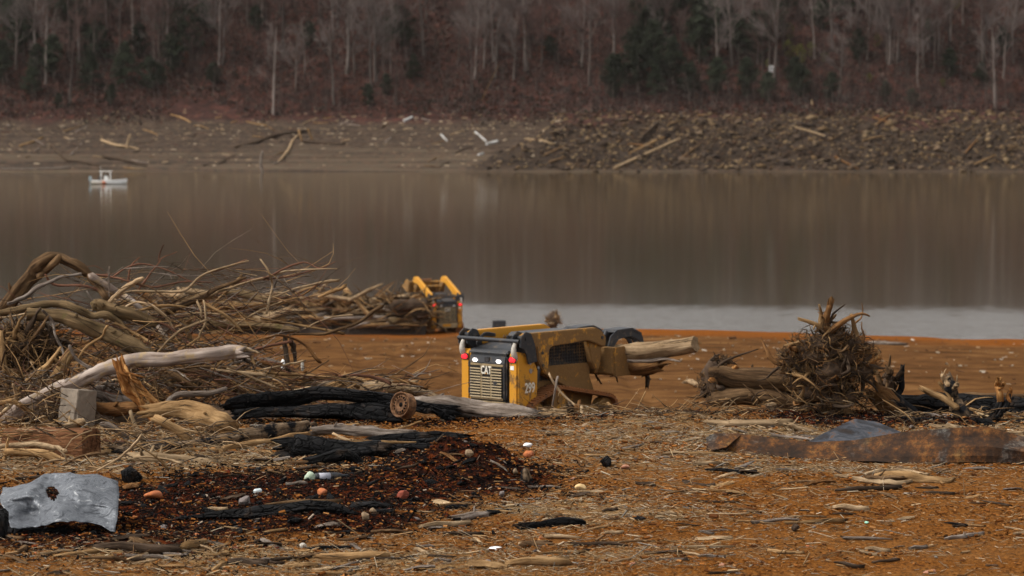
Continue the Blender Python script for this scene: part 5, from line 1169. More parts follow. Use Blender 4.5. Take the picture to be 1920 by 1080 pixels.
B = MB(); lathe(B, [(0, .026), (.004, .026)], (.062, .02, .04), (.07, .021, .04)); B.build('can_lid', M['steel'], cn, True)
# ---- concrete block
cm = plain('rough_concrete', (.215, .175, .135), .92, .15, 0, .14, 16, .25)
gb = P(143, 796, 48.9); gb.z -= .0
cb = MB(); cb.box((0, 0, .30), (.46, .44, .62)); ob = cb.build('concrete_block', cm, None, False, .012); bm = bmesh.new(); bm.from_mesh(ob.data); bmesh.ops.subdivide_edges(bm, edges=bm.edges, cuts=7, use_grid_fill=True)
for v in bm.verts: v.co += v.normal * (float(fbm(v.co.x * 9 + 4, v.co.z * 9 + v.co.y * 7, 3, 8)) * .035 - (.03 if float(vn(v.co.z * 5, v.co.x * 6 + v.co.y * 5, 3)) > .8 and sum(abs(abs(c) - h) < .02 for c, h in ((v.co.x, .23), (v.co.y, .22), (v.co.z - .3, .31))) > 1 else 0))
bm.to_mesh(ob.data); bm.free(); ob.location = gb; ob.rotation_euler = (0.02, math.radians(6), math.radians(52))
tag(ob, 'square tan concrete block standing under the pale log', 'concrete block')
# ---- cut beam
a = P(20, 830, 45.4); b = P(172, 832, 44.7)
B = MB(); ax = (b - a); L_ = ax.length; r_ = random.Random(4)
for i in range(13):
    for (yy, zz) in ((-.24, -.25), (.24, -.25), (.25, .18), (.16, .24), (-.2, .25), (-.25, .2)):
        pass
V = []; Gr = []; ring = [(-.22, -.24), (.0, -.25), (.22, -.24), (.25, -.18), (.25, .0), (.25, .17), (.18, .235), (0, .24), (-.18, .225), (-.24, .17), (-.25, 0), (-.25, -.18)]
for i in range(15):
    for j, (yy, zz) in enumerate(ring):
        V.append((L_ * i / 14 + (r_.uniform(-.02, .02) if 0 < i < 14 else 0), yy + r_.uniform(-.013, .013), zz + r_.uniform(-.012, .012))); Gr.append((yy, zz, L_ * i / 14))
Fc = [(i * 12 + j, i * 12 + (j + 1) % 12, (i + 1) * 12 + (j + 1) % 12, (i + 1) * 12 + j) for i in range(14) for j in range(12)] + [tuple(range(11, -1, -1)), tuple(range(14 * 12, 15 * 12))]
B.add(V, Fc, Gr); M['beam'] = wood('red_brown_sawn_beam', (.20, .095, .045), (.115, .05, .024), (.03, .014, .008), 7, .7, .1)
ob = B.build('cut_beam', M['beam'], None, False, .006); ob.location = (a + Vector((0, 0, .0))); ob.rotation_euler = ax.to_track_quat('X', 'Z').to_euler()
tag(ob, 'thick red brown square beam with a sawn end', 'beam')
# ---- rusty steel wheel
def make_wheel():
    c = P(752, 759, 49.1); root = empty('steel_wheel', c, 'rusty steel car wheel with a ring of holes leaning on charred logs', 'wheel')
    rust = NT('rusty_steel'); tc = rust.node('ShaderNodeTexCoord'); n = rust.noise(tc.outputs['Object'], 14, 5, .65)
    rm = rust.out(rust.ramp(n, [(.3, (.03, .015, .009)), (.5, (.105, .047, .018)), (.7, (.20, .105, .05))]), .85, .3)
    rd = Matrix.Rotation(math.radians(-38), 3, 'Z') @ Matrix.Rotation(math.radians(-14), 3, 'X')
    na, radii = 48, [.045, .075, .11, .130, .150, .170, .195]
    V = []; Fc = []
    dep = [.0, .0, -.03, -.035, -.035, -.030, .015]
    for ri, r in enumerate(radii):
        for k in range(na): an = 6.2832 * k / na; V.append((math.cos(an) * r, dep[ri], math.sin(an) * r))
    for ri in range(len(radii) - 1):
        for k in range(na):
            if ri in (3, 4) and k % 3 != 0: continue
            k2 = (k + 1) % na; Fc.append((ri * na + k, ri * na + k2, (ri + 1) * na + k2, (ri + 1) * na + k))
    B = MB(); B.add([tuple(rd @ Vector(v)) for v in V], Fc); o = B.build('wheel_disc', rm, root, True)
    s = o.modifiers.new('thick', 'SOLIDIFY'); s.thickness = .008; s2 = o.modifiers.new('round', 'SUBSURF'); s2.levels = s2.render_levels = 1
    B = MB(); pr = [(-.03, .245), (-.045, .245), (-.045, .225), (-.01, .215), (.0, .195), (.10, .19), (.14, .215), (.17, .22), (.17, .245), (.185, .245)]
    V = []; Fc = []; n = 40
    for y, r in pr:
        for k in range(n): an = 6.2832 * k / n; V.append(tuple(rd @ Vector((math.cos(an) * r, y, math.sin(an) * r))))
    for i in range(len(pr) - 1):
        for k in range(n): Fc.append((i * n + k, i * n + (k + 1) % n, (i + 1) * n + (k + 1) % n, (i + 1) * n + k))
    B.add(V, Fc); o = B.build('rim_barrel', rm, root, True); s = o.modifiers.new('thick', 'SOLIDIFY'); s.thickness = .006
    return root
make_wheel().scale = (.86, .86, .92)
# ---- sheets of metal
def sheet(name, label, cat, grid_pts, mat, thick=.006, sub=6, noise=.02, seed=0):
    """grid_pts: rows of world points; smoothed into a dented sheet"""
    A = np.array([[tuple(p) for p in row] for row in grid_pts], float)
    def up(A, n):
        out = []
        for j in range(A.shape[1]): out.append(smooth_path(A[:, j], np.ones(A.shape[0]), n)[0] if A.shape[0] > 2 else np.array([A[0, j] * (1 - t) + A[-1, j] * t for t in np.linspace(0, 1, n + 1)]))
        return np.stack(out, 1)
    A = up(A, sub); A = np.swapaxes(up(np.swapaxes(A, 0, 1), sub), 0, 1)
    h, w = A.shape[:2]; jj, ii = np.meshgrid(np.arange(w), np.arange(h)); A[..., 1] += fbm(jj * .16, ii * .22, 3, seed) * noise * 2 + np.abs(fbm(jj * .09, ii * .12, 2, seed + 9)) * noise * 4; A[..., 2] += fbm(jj * .2, ii * .2, 3, seed + 5) * noise
    V = A.reshape(-1, 3); i = (np.arange(h - 1)[:, None] * w + np.arange(w - 1)[None, :]).ravel()
    o = mesh_np(name, V, np.stack([i, i + 1, i + w + 1, i + w], 1), mat, None, True)
    s = o.modifiers.new('thick', 'SOLIDIFY'); s.thickness = thick
    return tag(o, label, cat)
def sheet_mat(name, stops, sc=3.0, rough=.55, metal=.0, stretch=(1, 1, 1), dist=.9, speck=0.0):
    t = NT(name); geo = t.node('ShaderNodeNewGeometry'); v = t.mapped(geo.outputs['Position'], stretch)
    n = t.noise(v, sc, 7, .7); n.node.inputs['Distortion'].default_value = dist; t.bump(t.math('ADD', n, t.math('MULTIPLY', t.noise(v, sc * 9, 3), .4)), .4, .02)
    return t.out(t.mix(t.ramp(t.noise(v, sc * 12, 3, .7), [(.40, (0, 0, 0)), (.62, (speck, speck, speck))]), t.ramp(n, stops), stops[1][1]), rough, .12, metal)
zinc = sheet_mat('zinc_sheet_metal', [(.34, (.03, .033, .038)), (.44, (.085, .09, .10)), (.50, (.16, .17, .185)), (.54, (.075, .08, .09)), (.60, (.15, .16, .172)), (.66, (.34, .345, .35)), (.72, (.11, .115, .125))], 3.4, .46, .35, (1, 1, 1), 2.2)
rows = [[(4, 918), (60, 902), (95, 889), (150, 888), (222, 900)], [(0, 935), (55, 930), (100, 918), (150, 922), (222, 930)], [(10, 965), (60, 965), (110, 955), (160, 955), (221, 962)], [(20, 993), (65, 989), (110, 978), (165, 982), (216, 996)]]
dz = [[37.9, 37.7, 37.9, 37.6, 37.5], [37.3, 37.0, 37.45, 37.0, 37.1], [36.7, 36.9, 36.5, 36.75, 36.6], [36.15, 36.4, 36.1, 36.3, 36.2]]
zs = sheet('metal_sheet', 'dented zinc grey metal sheet propped on a charred log', 'metal sheet', [[P(*q, d) for q, d in zip(r, dr)] for r, dr in zip(rows, dz)], zinc, .004, 13, .06, 3)
bm = bmesh.new(); bm.from_mesh(zs.data); c = P(96, 926, 37.2)
bmesh.ops.delete(bm, geom=[f for f in bm.faces if ((f.calc_center_median().x - c.x) / .095) ** 2 + ((f.calc_center_median().z - c.z + (f.calc_center_median().x - c.x) * .3) / .045) ** 2 < 1], context='FACES'); bm.to_mesh(zs.data); bm.free()
def rust_mat():
    t = NT('rusted_steel_plate'); geo = t.node('ShaderNodeNewGeometry'); v = geo.outputs['Position']
    a = t.noise(v, 2.4, 6, .7); b = t.noise(v, 1.1, 5, .65); b.node.inputs['Distortion'].default_value = .5; f = t.noise(v, 13, 5, .75); st = t.noise(v, 1.6, 6, .7)
    col = t.ramp(a, [(.36, (.016, .010, .007)), (.48, (.060, .026, .010)), (.57, (.150, .058, .014)), (.68, (.185, .105, .035))])
    col = t.mix(t.ramp(b, [(.57, (0, 0, 0)), (.66, (.75, .75, .75))]), col, t.ramp(f, [(.38, (.028, .030, .036)), (.6, (.12, .115, .10))]))
    col = t.mix(t.ramp(st, [(.50, (0, 0, 0)), (.66, (.75, .75, .75))]), col, (.020, .013, .009))
    col = t.mix(t.ramp(f, [(.44, (.7, .7, .7)), (.58, (0, 0, 0))]), col, (.022, .013, .008))
    t.bump(t.math('ADD', f, a), .5, .02); return t.out(col, .8, .15)
rustm = rust_mat()
bluer = sheet_mat('blue_grey_scorched_plate', [(.34, (.022, .014, .010)), (.45, (.030, .032, .038)), (.55, (.065, .068, .078)), (.62, (.10, .045, .018)), (.74, (.13, .125, .12))], 3.0, .55, .2)
# a long plate folded along its length: thin upper lip, leaning face, tucked lower flange
cols = [(1325, 822, 848), (1332, 816, 850), (1382, 813, 853), (1450, 822, 856), (1530, 830, 861), (1600, 826, 866), (1690, 811, 868), (1780, 803, 868), (1850, 800, 868), (1880, 808, 868), (1915, 818, 871), (1985, 824, 875)]
gxs = [1325, 1500, 1700, 1900, 1985]; gds = [G(min(q, 1960), float(np.interp(q, [c[0] for c in cols], [c[2] for c in cols])) + 2).y for q in gxs]
def gd(x): return float(np.interp(x, gxs, gds))
jg = random.Random(3); B = MB(); V = []; Fc = []
xs_ = np.concatenate([np.linspace(a[0], b[0], 3)[:-1] for a, b in zip(cols[:-1], cols[1:])] + [[cols[-1][0]]]); ax_ = [c[0] for c in cols]
prof_n = 6
def jit(i, j, a): return float(fbm(i * .11 + j * .35, j * .6, 2, 5)) * 2.2 * a
for i, x in enumerate(xs_):
    t0 = float(np.interp(x, ax_, [c[1] for c in cols])); b0 = float(np.interp(x, ax_, [c[2] for c in cols])); dn = gd(x) + .05 + .05 * math.sin(x * .02)
    st = [(t0 + .4 * math.sin(x * .04), dn + .34), (t0 + (b0 - t0) * .28, dn + .22 + jit(i, 1, .10)), (t0 + (b0 - t0) * .55, dn + .08 + jit(i, 2, .14)), (t0 + (b0 - t0) * .8, dn + .02 + jit(i, 3, .12)), (b0 - 1.5 + 1.2 * math.sin(x * .03), dn + .0), (b0 - 1, dn + .22)]
    for yy, dd in st: V.append(tuple(P(x, yy, dd)))
for i in range(len(xs_) - 1):
    for j in range(prof_n - 1): a = i * prof_n + j; Fc.append((a, a + prof_n, a + prof_n + 1)); Fc.append((a, a + prof_n + 1, a + 1))
B.add(V, Fc)
dl = gd(1325)      # torn corner folded over at the low end
B.add([tuple(P(1324, 820, dl + .35)), tuple(P(1340, 812, dl + .28)), tuple(P(1392, 813, dl + .30)), tuple(P(1362, 838, dl - .10)), tuple(P(1328, 846, dl - .06))], [(0, 3, 1), (1, 3, 2), (0, 4, 3)])
o = B.build('rusty_plate', rustm, None, False); sm_ = o.modifiers.new('thick', 'SOLIDIFY'); sm_.thickness = .010; tag(o, 'long folded rusty steel plate lying across the chips', 'metal plate')
B = MB(); tri = [P(1492, 840, 45.6), P(1545, 812, 46.0), P(1602, 785, 46.6), P(1645, 791, 46.6), P(1708, 818, 46.2), P(1612, 836, 45.4), P(1560, 838, 45.5), P(1700, 836, 45.5), P(1580, 812, 45.95), P(1648, 812, 46.1)]
B.add([tuple(p) for p in tri], [(0, 6, 1), (6, 8, 1), (1, 8, 2), (6, 5, 8), (8, 9, 2), (2, 9, 3), (5, 9, 8), (3, 9, 4), (9, 7, 4), (5, 7, 9)]); o = B.build('scorched_sheet', bluer, None, False); sm_ = o.modifiers.new('thick', 'SOLIDIFY'); sm_.thickness = .008
tag(o, 'creased blue grey scorched sheet leaning behind the rusty plate', 'metal sheet')
# curved driftwood slab: pale rim, hollow and body
sl_ = branch('curved split driftwood slab on the chips before the rusty plate', T5('1640,893,5 1665,889,9 1700,891,11 1740,896,9 1772,899,6 1788,897,2'), None, 'tan', 'driftwood_piece', 'driftwood', None, 'taper', 'jag', .35, 12, ground=True, sink=.6)
for s_, m in [('1566,891,2.5 1605,898,4 1640,903,5 1680,905,5 1712,901,4', 'pale'), ('1622,888,3 1650,884,4 1690,882,4 1740,889,3', 'pale'), ('1625,895,5 1655,897,6 1690,897,6', 'brown')]: branch('', T5(s_), None, m, 'slab_edge', parent=sl_, e1='jag', e0='jag', rough=.3, sides=10, ground=True, sink=.5)
# ---- root wads
rootsoil = stone_mat('root_soil', (.085, .05, .027), (.035, .021, .013))
def root_wad(name, label, cpx, cpy, d, rx, ry, n, mats, seed, up=.25, thick=2.0, depth=.8, main=14, dirs=None, soil=.62, lobes=None):
    r = random.Random(seed); c = P(cpx, cpy, d); s = d / F
    root = empty(name, c, label, 'stump')
    V, Fc = rock_geo(seed, 3, 1.0); V = V / np.array([1.25, .95, 1]) * 2; V = V * (1 + .5 * fbm(V[:, :1] * 2 + 9, V[:, 2:] * 2, 3, seed)) * np.array([rx * s * soil, rx * s * depth * soil, ry * s * soil])
    B = MB(); B.add(V, Fc); B.build('core', rootsoil, root, True)
    for lb in (lobes or [])[:14]:
        V, Fc = rock_geo(seed + int(lb[0]), 2, 1.0); V = V * np.array([rx * lb[2], rx * lb[2] * depth, ry * lb[3]]) * s * 1.15 + np.array([lb[0] * s, 0, lb[1] * s]); B = MB(); B.add(V, Fc); B.build('soil_clod', rootsoil, root, True)
    def rnd_root(big):
        a = r.uniform(0, 6.283); e = r.gauss(up, .6); dv = Vector((math.cos(a) * math.cos(e), math.sin(a) * math.cos(e) * depth, math.sin(e)))
        lb = r.choice(lobes) if lobes else (0, 0, 1, 1); oc = Vector((lb[0] * s, 0, lb[1] * s)); fx, fz = lb[2], lb[3]
        p = Vector((dv.x * rx * s * fx, dv.y * rx * s * fx, dv.z * ry * s * fz)) * r.uniform(.25, .75) ; L = min(rx, ry) * s * r.uniform(.35, .95 if big else .75); k = 5
        pts = [tuple(p)]; dv = (dv + Vector((r.gauss(0, .7), r.gauss(0, .7), r.gauss(0, .6)))).normalized()
        for j in range(k):
            dv = (dv + Vector((r.gauss(0, .42), r.gauss(0, .42), r.gauss(-.03, .38)))).normalized(); p = p + dv * L / k
            q = math.sqrt((p.x / (rx * s * fx)) ** 2 + (p.y / (rx * s * depth * fx)) ** 2 + (p.z / (ry * s * fz)) ** 2)
            if q > 1.25 and not big: p = p * (1.2 / q)
            pts.append(tuple(p))
        pts = [tuple(Vector(q) + oc) for q in pts]
        rr = thick * s * (r.uniform(1.4, 4.2) if big else r.choice([.2, .25, .3, .4, .55, .9])); return pts, [rr * (1 - .8 * j / k) for j in range(k + 1)]
    for k in range(main):
        pts, rad = rnd_root(True); B = MB(); V, Fc, Gr = tube(pts, rad, 6, .15, seed + k, 'taper', 'taper', 2); B.add(V, Fc, Gr); B.build('root', M[r.choice(mats)], root, True)
    T = [MB() for _ in mats]
    for k in range(n):
        pts, rad = rnd_root(False); V, Fc, Gr = tube(pts, rad, 3, 0, k, 'taper', 'taper', 1); T[k % len(mats)].add(V, Fc, Gr)
    for t_, m in zip(T, mats): tag(t_.build('fine_roots', M[m], root, True), kind='stuff')
    for s_, m in (dirs or []):
        o = branch('', T5(s_), d, m, 'root', e0='taper', e1='jag', parent=root); o.matrix_parent_inverse = Matrix.Translation(-root.location)
    return root
root_wad('root_wad', 'tall shaggy root wad standing behind the scorched sheet', 1555, 702, 49.7, 98, 98, 1800, ['brown', 'dark', 'rot', 'tan', 'dark'], 21, .2, 2.0, .8, 46,
         ['1542,650,8 1548,610,8 1556,570,6', 'rot'] and [('1543,640,8 1548,605,8 1556,572,6', 'rot'), ('1536,620,4 1540,595,4 1536,572,2', 'tan'), ('1552,620,2.5 1562,590,2.2 1584,571,1', 'dark'), ('1612,660,6 1606,625,5 1596,592,3', 'tan'), ('1575,622,4 1540,612,5 1500,599,3', 'tan'), ('1570,700,5 1600,685,5 1640,668,4', 'fresh'), ('1600,690,5 1630,680,6 1646,672,4', 'fresh'), ('1560,725,4 1590,700,4 1615,675,3', 'brown'), ('1545,760,9 1530,790,9 1510,800,6', 'brown'), ('1580,760,9 1600,790,8 1612,805,5', 'brown'), ('1500,640,4 1480,646,3 1470,648,1.5', 'tan'), ('1645,700,4 1630,690,4 1600,700,4', 'tan')], .40, [(-5, 62, .50, .34), (-38, 30, .52, .36), (28, 34, .50, .36), (-62, 8, .36, .30), (55, 4, .46, .34), (-5, -5, .62, .42), (-25, -40, .50, .36), (30, -45, .48, .38), (0, -78, .55, .28), (-48, 52, .36, .28), (42, 56, .36, .28), (-72, 28, .26, .24), (66, 30, .30, .26), (10, 74, .36, .22)])
fs = root_wad('uprooted_stump', 'overturned stump with pale broken roots left of the root wad', 1335, 722, 51.2, 34, 58, 260, ['dark', 'brown'], 33, .1, 1.8, .9, 14, [('1330,700,16 1400,708,22 1500,716,22', 'brown'), ('1335,748,18 1400,742,20 1450,745,19 1510,768,14', 'brown'), ('1325,715,7 1335,712,8 1345,724,6', 'fresh'), ('1330,728,6 1340,730,7 1352,738,5', 'rot'), ('1372,692,4 1378,690,5 1384,692,3', 'fresh'), ('1405,688,3 1408,697,5 1410,703,3', 'fresh'), ('1340,690,3 1370,672,2.5 1420,655,1', 'dark'), ('1330,680,4 1342,668,3 1350,665,1', 'dark'), ('1468,690,2 1468,715,3 1458,735,2', 'rot'), ('1459,694,1 1470,690,1.6 1482,697,1', 'pale')], .7)
root_wad('root_clump', 'bristly root clump sprouting on the overturned stump', 1355, 682, 51.6, 34, 20, 260, ['dark', 'brown'], 35, .5, 1.4, .9, 8, None, .45)
root_wad('dead_bush', 'grey bristly root clump behind the left side of the root wad', 1478, 672, 51.8, 26, 26, 260, ['dark', 'grey'], 36, .3, 1.2, .9, 6, None, .4)
root_wad('root_clump', 'upright dark root fan right of the root wad', 1668, 720, 50.9, 26, 34, 60, ['dark', 'brown'], 37, .6, 2, .9, 8, [('1655,742,6 1650,715,5 1642,692,3', 'brown'), ('1668,742,7 1680,715,6 1692,695,5', 'dark'), ('1662,742,4 1665,700,3 1669,668,2', 'brown'), ('1680,745,6 1690,725,6 1692,690,4', 'char')], .5)
root_wad('root_tangle', 'dark matted tangle of roots at the base of the arched tree', 52, 662, 51.2, 96, 74, 1500, ['dark', 'brown', 'brown', 'tan'], 41, .2, 2.4, .7, 40, None, .6)
root_wad('root_clump', 'tan stump standing at the waters edge behind the loader', 1037, 604, 149, 19, 24, 160, ['tan', 'rot', 'pale'], 43, .5, 1.6, .9, 10, None, .8)
# forked stumps on the right
f1 = branch('forked broken stump rising behind the rusty plate', T5('1822,798,12 1806,775,11 1788,750,10 1781,728,9 1776,712,8'), 49.4, 'halfchar', 'forked_stump', 'stump', None, 'taper', 'jag', .25, 12)
for s, m in [('1795,765,6 1765,745,6 1733,730,5', 'tan'), ('1784,750,3 1772,733,3 1762,718,2.5', 'tan'), ('1778,722,5 1770,710,5 1767,704,4', 'pale'), ('1786,730,6 1792,722,5 1794,720,3', 'pale')]: branch('', T5(s), 49.3, m, 'limb', parent=f1, e1='jag', rough=.25)
f2 = branch('burnt forked snag with two pale tips right of the forked stump', T5('1852,800,9 1866,780,8 1875,762,7.5 1877,752,7'), 49.0, 'char', 'forked_snag', 'stump', None, 'taper', 'taper', .2, 10)
for s, m in [('1877,756,6.5 1874,738,6 1870,724,5.5 1872,714,5', 'fresh'), ('1873,730,3 1880,724,3.5 1883,719,3', 'fresh'), ('1868,785,6 1884,765,5.5 1892,750,5', 'char'), ('1891,753,5 1893,740,5 1895,731,4', 'fresh')]: branch('', T5(s), 49.0, m, 'tip', parent=f2, e1='jag')
# dark box by the shore
B = MB(); B.prism([(-.25, 0), (.25, 0), (.22, .5), (.1, .62), (-.2, .6)], -.35, .35); ob = B.build('dark_crate', M['machine_black'], None, False, .03); g = P(936, 612, 148); ob.location = (g.x, 148, hz(g.x, 148) + .02); tag(ob, 'small dark box standing by the water behind the loader', 'box')
# ---- logs held in the grapple of the near loader
def carried(label, pts, mat, e1='cap'):
    m = ld1.matrix_world if False else Matrix.Translation(ld1.location) @ Matrix.Rotation(ld1.rotation_euler.z, 4, 'Z')
    B = MB(); V, Fc, Gr = tube([tuple(m @ Vector(p[:3])) for p in pts], [p[3] for p in pts], 12, .15, 5, 'jag', e1, 4); B.add(V, Fc, Gr); tag(B.build('carried_log', M[mat], None, True), label, 'log', 'logs in the loader grapple')
carried('thick pale log sticking far out of the loader grapple', [(-1.2, 1.75, 1.50, .15), (0, 1.80, 1.42, .19), (1.2, 1.85, 1.50, .20), (2.05, 1.9, 1.62, .17), (2.72, 1.95, 1.76, .15)], 'pale')
carried('dark hollow log below the thick pale one in the grapple', [(-.9, 1.9, 1.16, .13), (.3, 1.9, 1.15, .16), (1.35, 1.92, 1.18, .17), (1.62, 1.95, 1.22, .14)], 'rot', 'jag')
carried('second tan log lying behind the pale one in the grapple', [(-1.0, 2.15, 1.30, .14), (.4, 2.12, 1.32, .15), (1.5, 2.1, 1.40, .13)], 'tan', 'jag')
carried('thin bent stick poking out of the loader grapple', [(.6, 1.75, 1.30, .035), (1.5, 1.8, 1.32, .04), (1.95, 1.85, 1.40, .03), (2.35, 1.9, 1.36, .015)], 'grey', 'taper')
for lab, s in [('post of wood hanging under the right end of the bucket', '1213,696,5 1214,710,5 1213,723,4'), ('twig hanging under the middle of the bucket', '1115,699,2 1121,710,2.2 1127,719,1.5'), ('thin stick hanging beneath the left part of bucket', '1153,700,1.6 1156,708,1.8 1158,716,1.2'), ('bent twig under the bucket pointing to the left', '1172,698,1.5 1160,702,1.8 1145,706,1')]:
    branch(lab, T5(s), 60.6 + .9, 'dark', 'hanging_stick', 'stick', 'sticks hanging from the bucket', e1='jag')

# ---- more loose branches of the brush, each its own thing
BL = [((110, 500), 'the arch'), ((60, 660), 'the root tangle'), ((225, 682), 'the kink of the pale log'), ((145, 765), 'the concrete block'), ((460, 660), 'the broken log end'), ((500, 750), 'the charred arched log'), ((365, 785), 'the flared root slab'), ((385, 590), 'the upright pale stem'), ((505, 540), 'the crooked pale stem'), ((640, 735), 'the stubby light log'), ((110, 830), 'the cut beam'), ((320, 850), 'the pale topped log')]
rb = random.Random(77)
for k in range(110):
    x0, x1, y0, y1, d0, d1, sdv = rb.choice([(-10, 420, 575, 690, 51.3, 53.2, .4), (230, 560, 650, 745, 50.4, 52.2, .4), (230, 560, 650, 745, 50.4, 52.2, .4), (-10, 230, 700, 800, 49.2, 50.4, .7), (300, 660, 540, 620, 53, 54.5, .25), (420, 800, 705, 758, 50.3, 51.8, .25), (-10, 420, 800, 880, 44.8, 48.0, .3)])
    px, py = rb.uniform(x0, x1), rb.uniform(y0, y1); l = rb.uniform(45, 190) * (.6 if y0 > 690 else 1); an = rb.gauss(0, sdv); r = rb.choice([1.3, 1.7, 2.2, 2.8, 3.6]); m = rb.choice(['pale', 'tan', 'pale', 'grey', 'brown', 'tan', 'red', 'rot'])
    bend = rb.gauss(0, .10) * l; c_, s_ = math.cos(an), math.sin(an); pts = [(px - c_ * l * t + s_ * bend * (1 - 4 * t * t), py + s_ * l * t + bend * (1 - 4 * t * t), r * (1.1 - .5 * (t + .5))) for t in (-.5, -.2, .15, .5)]
    if max(p[1] for p in pts) > 895 or min(p[1] for p in pts) < 505: continue
    dd = rb.uniform(d0, d1)
    if y0 >= 800: dd = min(dd, G(px, max(p[1] for p in pts) + 3).y - .05)
    (lx, ly), nm = min(BL, key=lambda q: (q[0][0] - px) ** 2 + (q[0][1] - py) ** 2); w = ('right of' if px > lx else 'left of') if abs(px - lx) > abs(py - ly) else ('below' if py > ly else 'above')
    branch(f'{"long" if l > 120 else "short" if l < 70 else "medium"} {"thin" if r < 2 else "stout"} {dict(rot="rust brown", red="reddish").get(m, m)} branch {w} {nm}', pts, dd, m, 'branch', 'branch', BR, 'jag', rb.choice(['jag', 'taper']), .16, 7, wob=.05)
# ================================================================== THE FAR DRIFTWOOD PILE
PX = [300, 380, 450, 520, 600, 660, 720, 800]; PT = [552, 545, 556, 548, 553, 553, 552, 560]
pm = []
MATS = ['tan', 'pale', 'brown', 'dark', 'grey', 'moss', 'rot']; WORD = dict(tan='tan', pale='pale', brown='brown', dark='dark', grey='grey', moss='mossy', rot='rust brown')
used_pile = set()
cands = []
for k in range(190):
    px = R.uniform(250, 805); top = float(np.interp(px, PX, PT)); fr = R.random(); py = top + 4 + fr * (612 - top)
    l = R.uniform(28, 120) * (1 if R.random() < .8 else .5); an = R.gauss(0, .22) if R.random() < .82 else R.uniform(-1.1, 1.1); r = R.choice([1.6, 2.2, 2.6, 3.4, 4.6, 6.0]); m = R.choice(MATS + ['tan', 'pale'])
    cands.append((px, py, l, an, r, m, fr))
for px, py, l, an, r, m, fr in cands:
    a = (px - l / 2 * math.cos(an), py + l / 2 * math.sin(an)); b = (px + l / 2 * math.cos(an), py - l / 2 * math.sin(an))
    if max(a[1], b[1]) > 616 or b[0] > 808: continue
    if min(a[1], b[1]) < float(np.interp(px, PX, PT)) - 9: continue
    d = 146 - 2.2 * fr + R.uniform(-.5, .5)
    wd = 'heavy' if r > 4 else 'stout' if r > 2.4 else 'thin'; ln_ = 'long' if l > 85 else 'short' if l < 45 else 'medium'
    where = 'atop' if fr < .25 else 'high in' if fr < .5 else 'low in' if fr < .8 else 'at the foot of'
    seg = 'behind the brush' if px < 420 else 'by the crooked stem' if px < 530 else 'near its middle' if px < 650 else 'near the loader' if px < 740 else 'beside the loader'
    slope = 'level' if abs(an) < .15 else 'rising' if an > 0 else 'falling'
    branch(f'{ln_} {wd} {WORD[m]} {slope} log {where} far pile {seg}', [(*a, r), (px + R.uniform(-6, 6), py + R.uniform(-5, 5), r * .95), (*b, r * .6)], d, m, 'driftwood_log', 'log', 'logs of the far driftwood pile', 'jag', 'jag', .2, 6, sub=2, wob=.3)
for s, m, lab in [('590,553,4 640,560,4 660,563,3', 'pale', 'pale log topping the far pile right of the middle'), ('655,563,3 690,545,3 716,533,2', 'pale', 'straight pale pole sticking up from the far pile near the loader'), ('600,544,2.5 612,532,2.5 622,524,1.8', 'pale', 'short pale stub pointing up from the far pile'), ('553,552,3 580,540,3 605,543,2', 'tan', 'arched tan branch on the crest of the far pile'), ('440,573,5 490,570,5 535,566,4', 'tan', 'long smooth tan log across the middle of the far pile'), ('470,605,6 520,590,6 545,577,4', 'pale', 'forked pale log low in the far pile'), ('400,625,7 470,610,8 530,598,5', 'tan', 'big pale trunk at the near foot of the far pile'), ('610,597,3 680,596,4 725,595,3', 'grey', 'level grey log low in the far pile near the loader'), ('670,565,4 680,578,4 692,590,4', 'tan', 'thick tan stub slanting down the face of the far pile'), ('740,585,3 790,592,3 812,578,2', 'grey', 'curved grey pole under the rake of the distant loader'), ('738,575,9 775,572,12 800,570,10', 'dark', 'dark trunk caught in the rake of the distant loader')]:
    branch(lab, T5(s), 144.0, m, 'driftwood_log', 'log', 'logs of the far driftwood pile', 'jag', 'jag', .2, 8)
def twig_mass(name, label, boxes, mats, seed, sides=3, cat='brushwood'):
    r = random.Random(seed); T = [MB() for _ in mats]
    for (x0, x1, y0, y1, d0, d1, n, rp, l0, l1, sd) in boxes:
        for k in range(n):
            d = r.uniform(d0, d1); px = r.uniform(x0, x1); py = r.uniform(y0, y1); l = r.uniform(l0, l1); an = r.gauss(0, sd); az = r.uniform(-.7, .7)
            p = P(px, py, d); s = d / F; dv = Vector((math.cos(an) * math.cos(az), math.sin(az), math.sin(an))) * l * s
            if r.random() < .5: dv.x = -dv.x
            gz = hz(p.x, p.y); 
            if p.z < gz - .03: continue
            m1 = p + dv * .5 + Vector((r.gauss(0, .07), r.gauss(0, .07), r.gauss(0, .08))) * l * s; e = p + dv + Vector((r.gauss(0, .1), r.gauss(0, .1), r.gauss(-.02, .12))) * l * s
            rr = rp * s * r.uniform(.5, 1.4); V, Fc, Gr = tube([tuple(p), tuple(m1), tuple(e)], [rr, rr * .8, rr * .3], sides, 0, k, 'taper', 'taper', 2); T[r.randrange(len(mats))].add(V, Fc, Gr)
    for t_, m in zip(T, mats):
        if t_.n: tag(t_.build(name, M[m], None, True), label + ' ' + WORD.get(m, m), cat, None, 'stuff')
twig_mass('brushwood', 'small sticks packed inside the far driftwood pile,', [(240, 800, 556, 614, 144.5, 147, 900, 1.6, 14, 60, .35), (720, 812, 552, 612, 143.5, 146.5, 260, 1.6, 14, 50, .6)], ['dark', 'brown', 'rot', 'tan'], 51)
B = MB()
V = []; Fc = []; n = 60
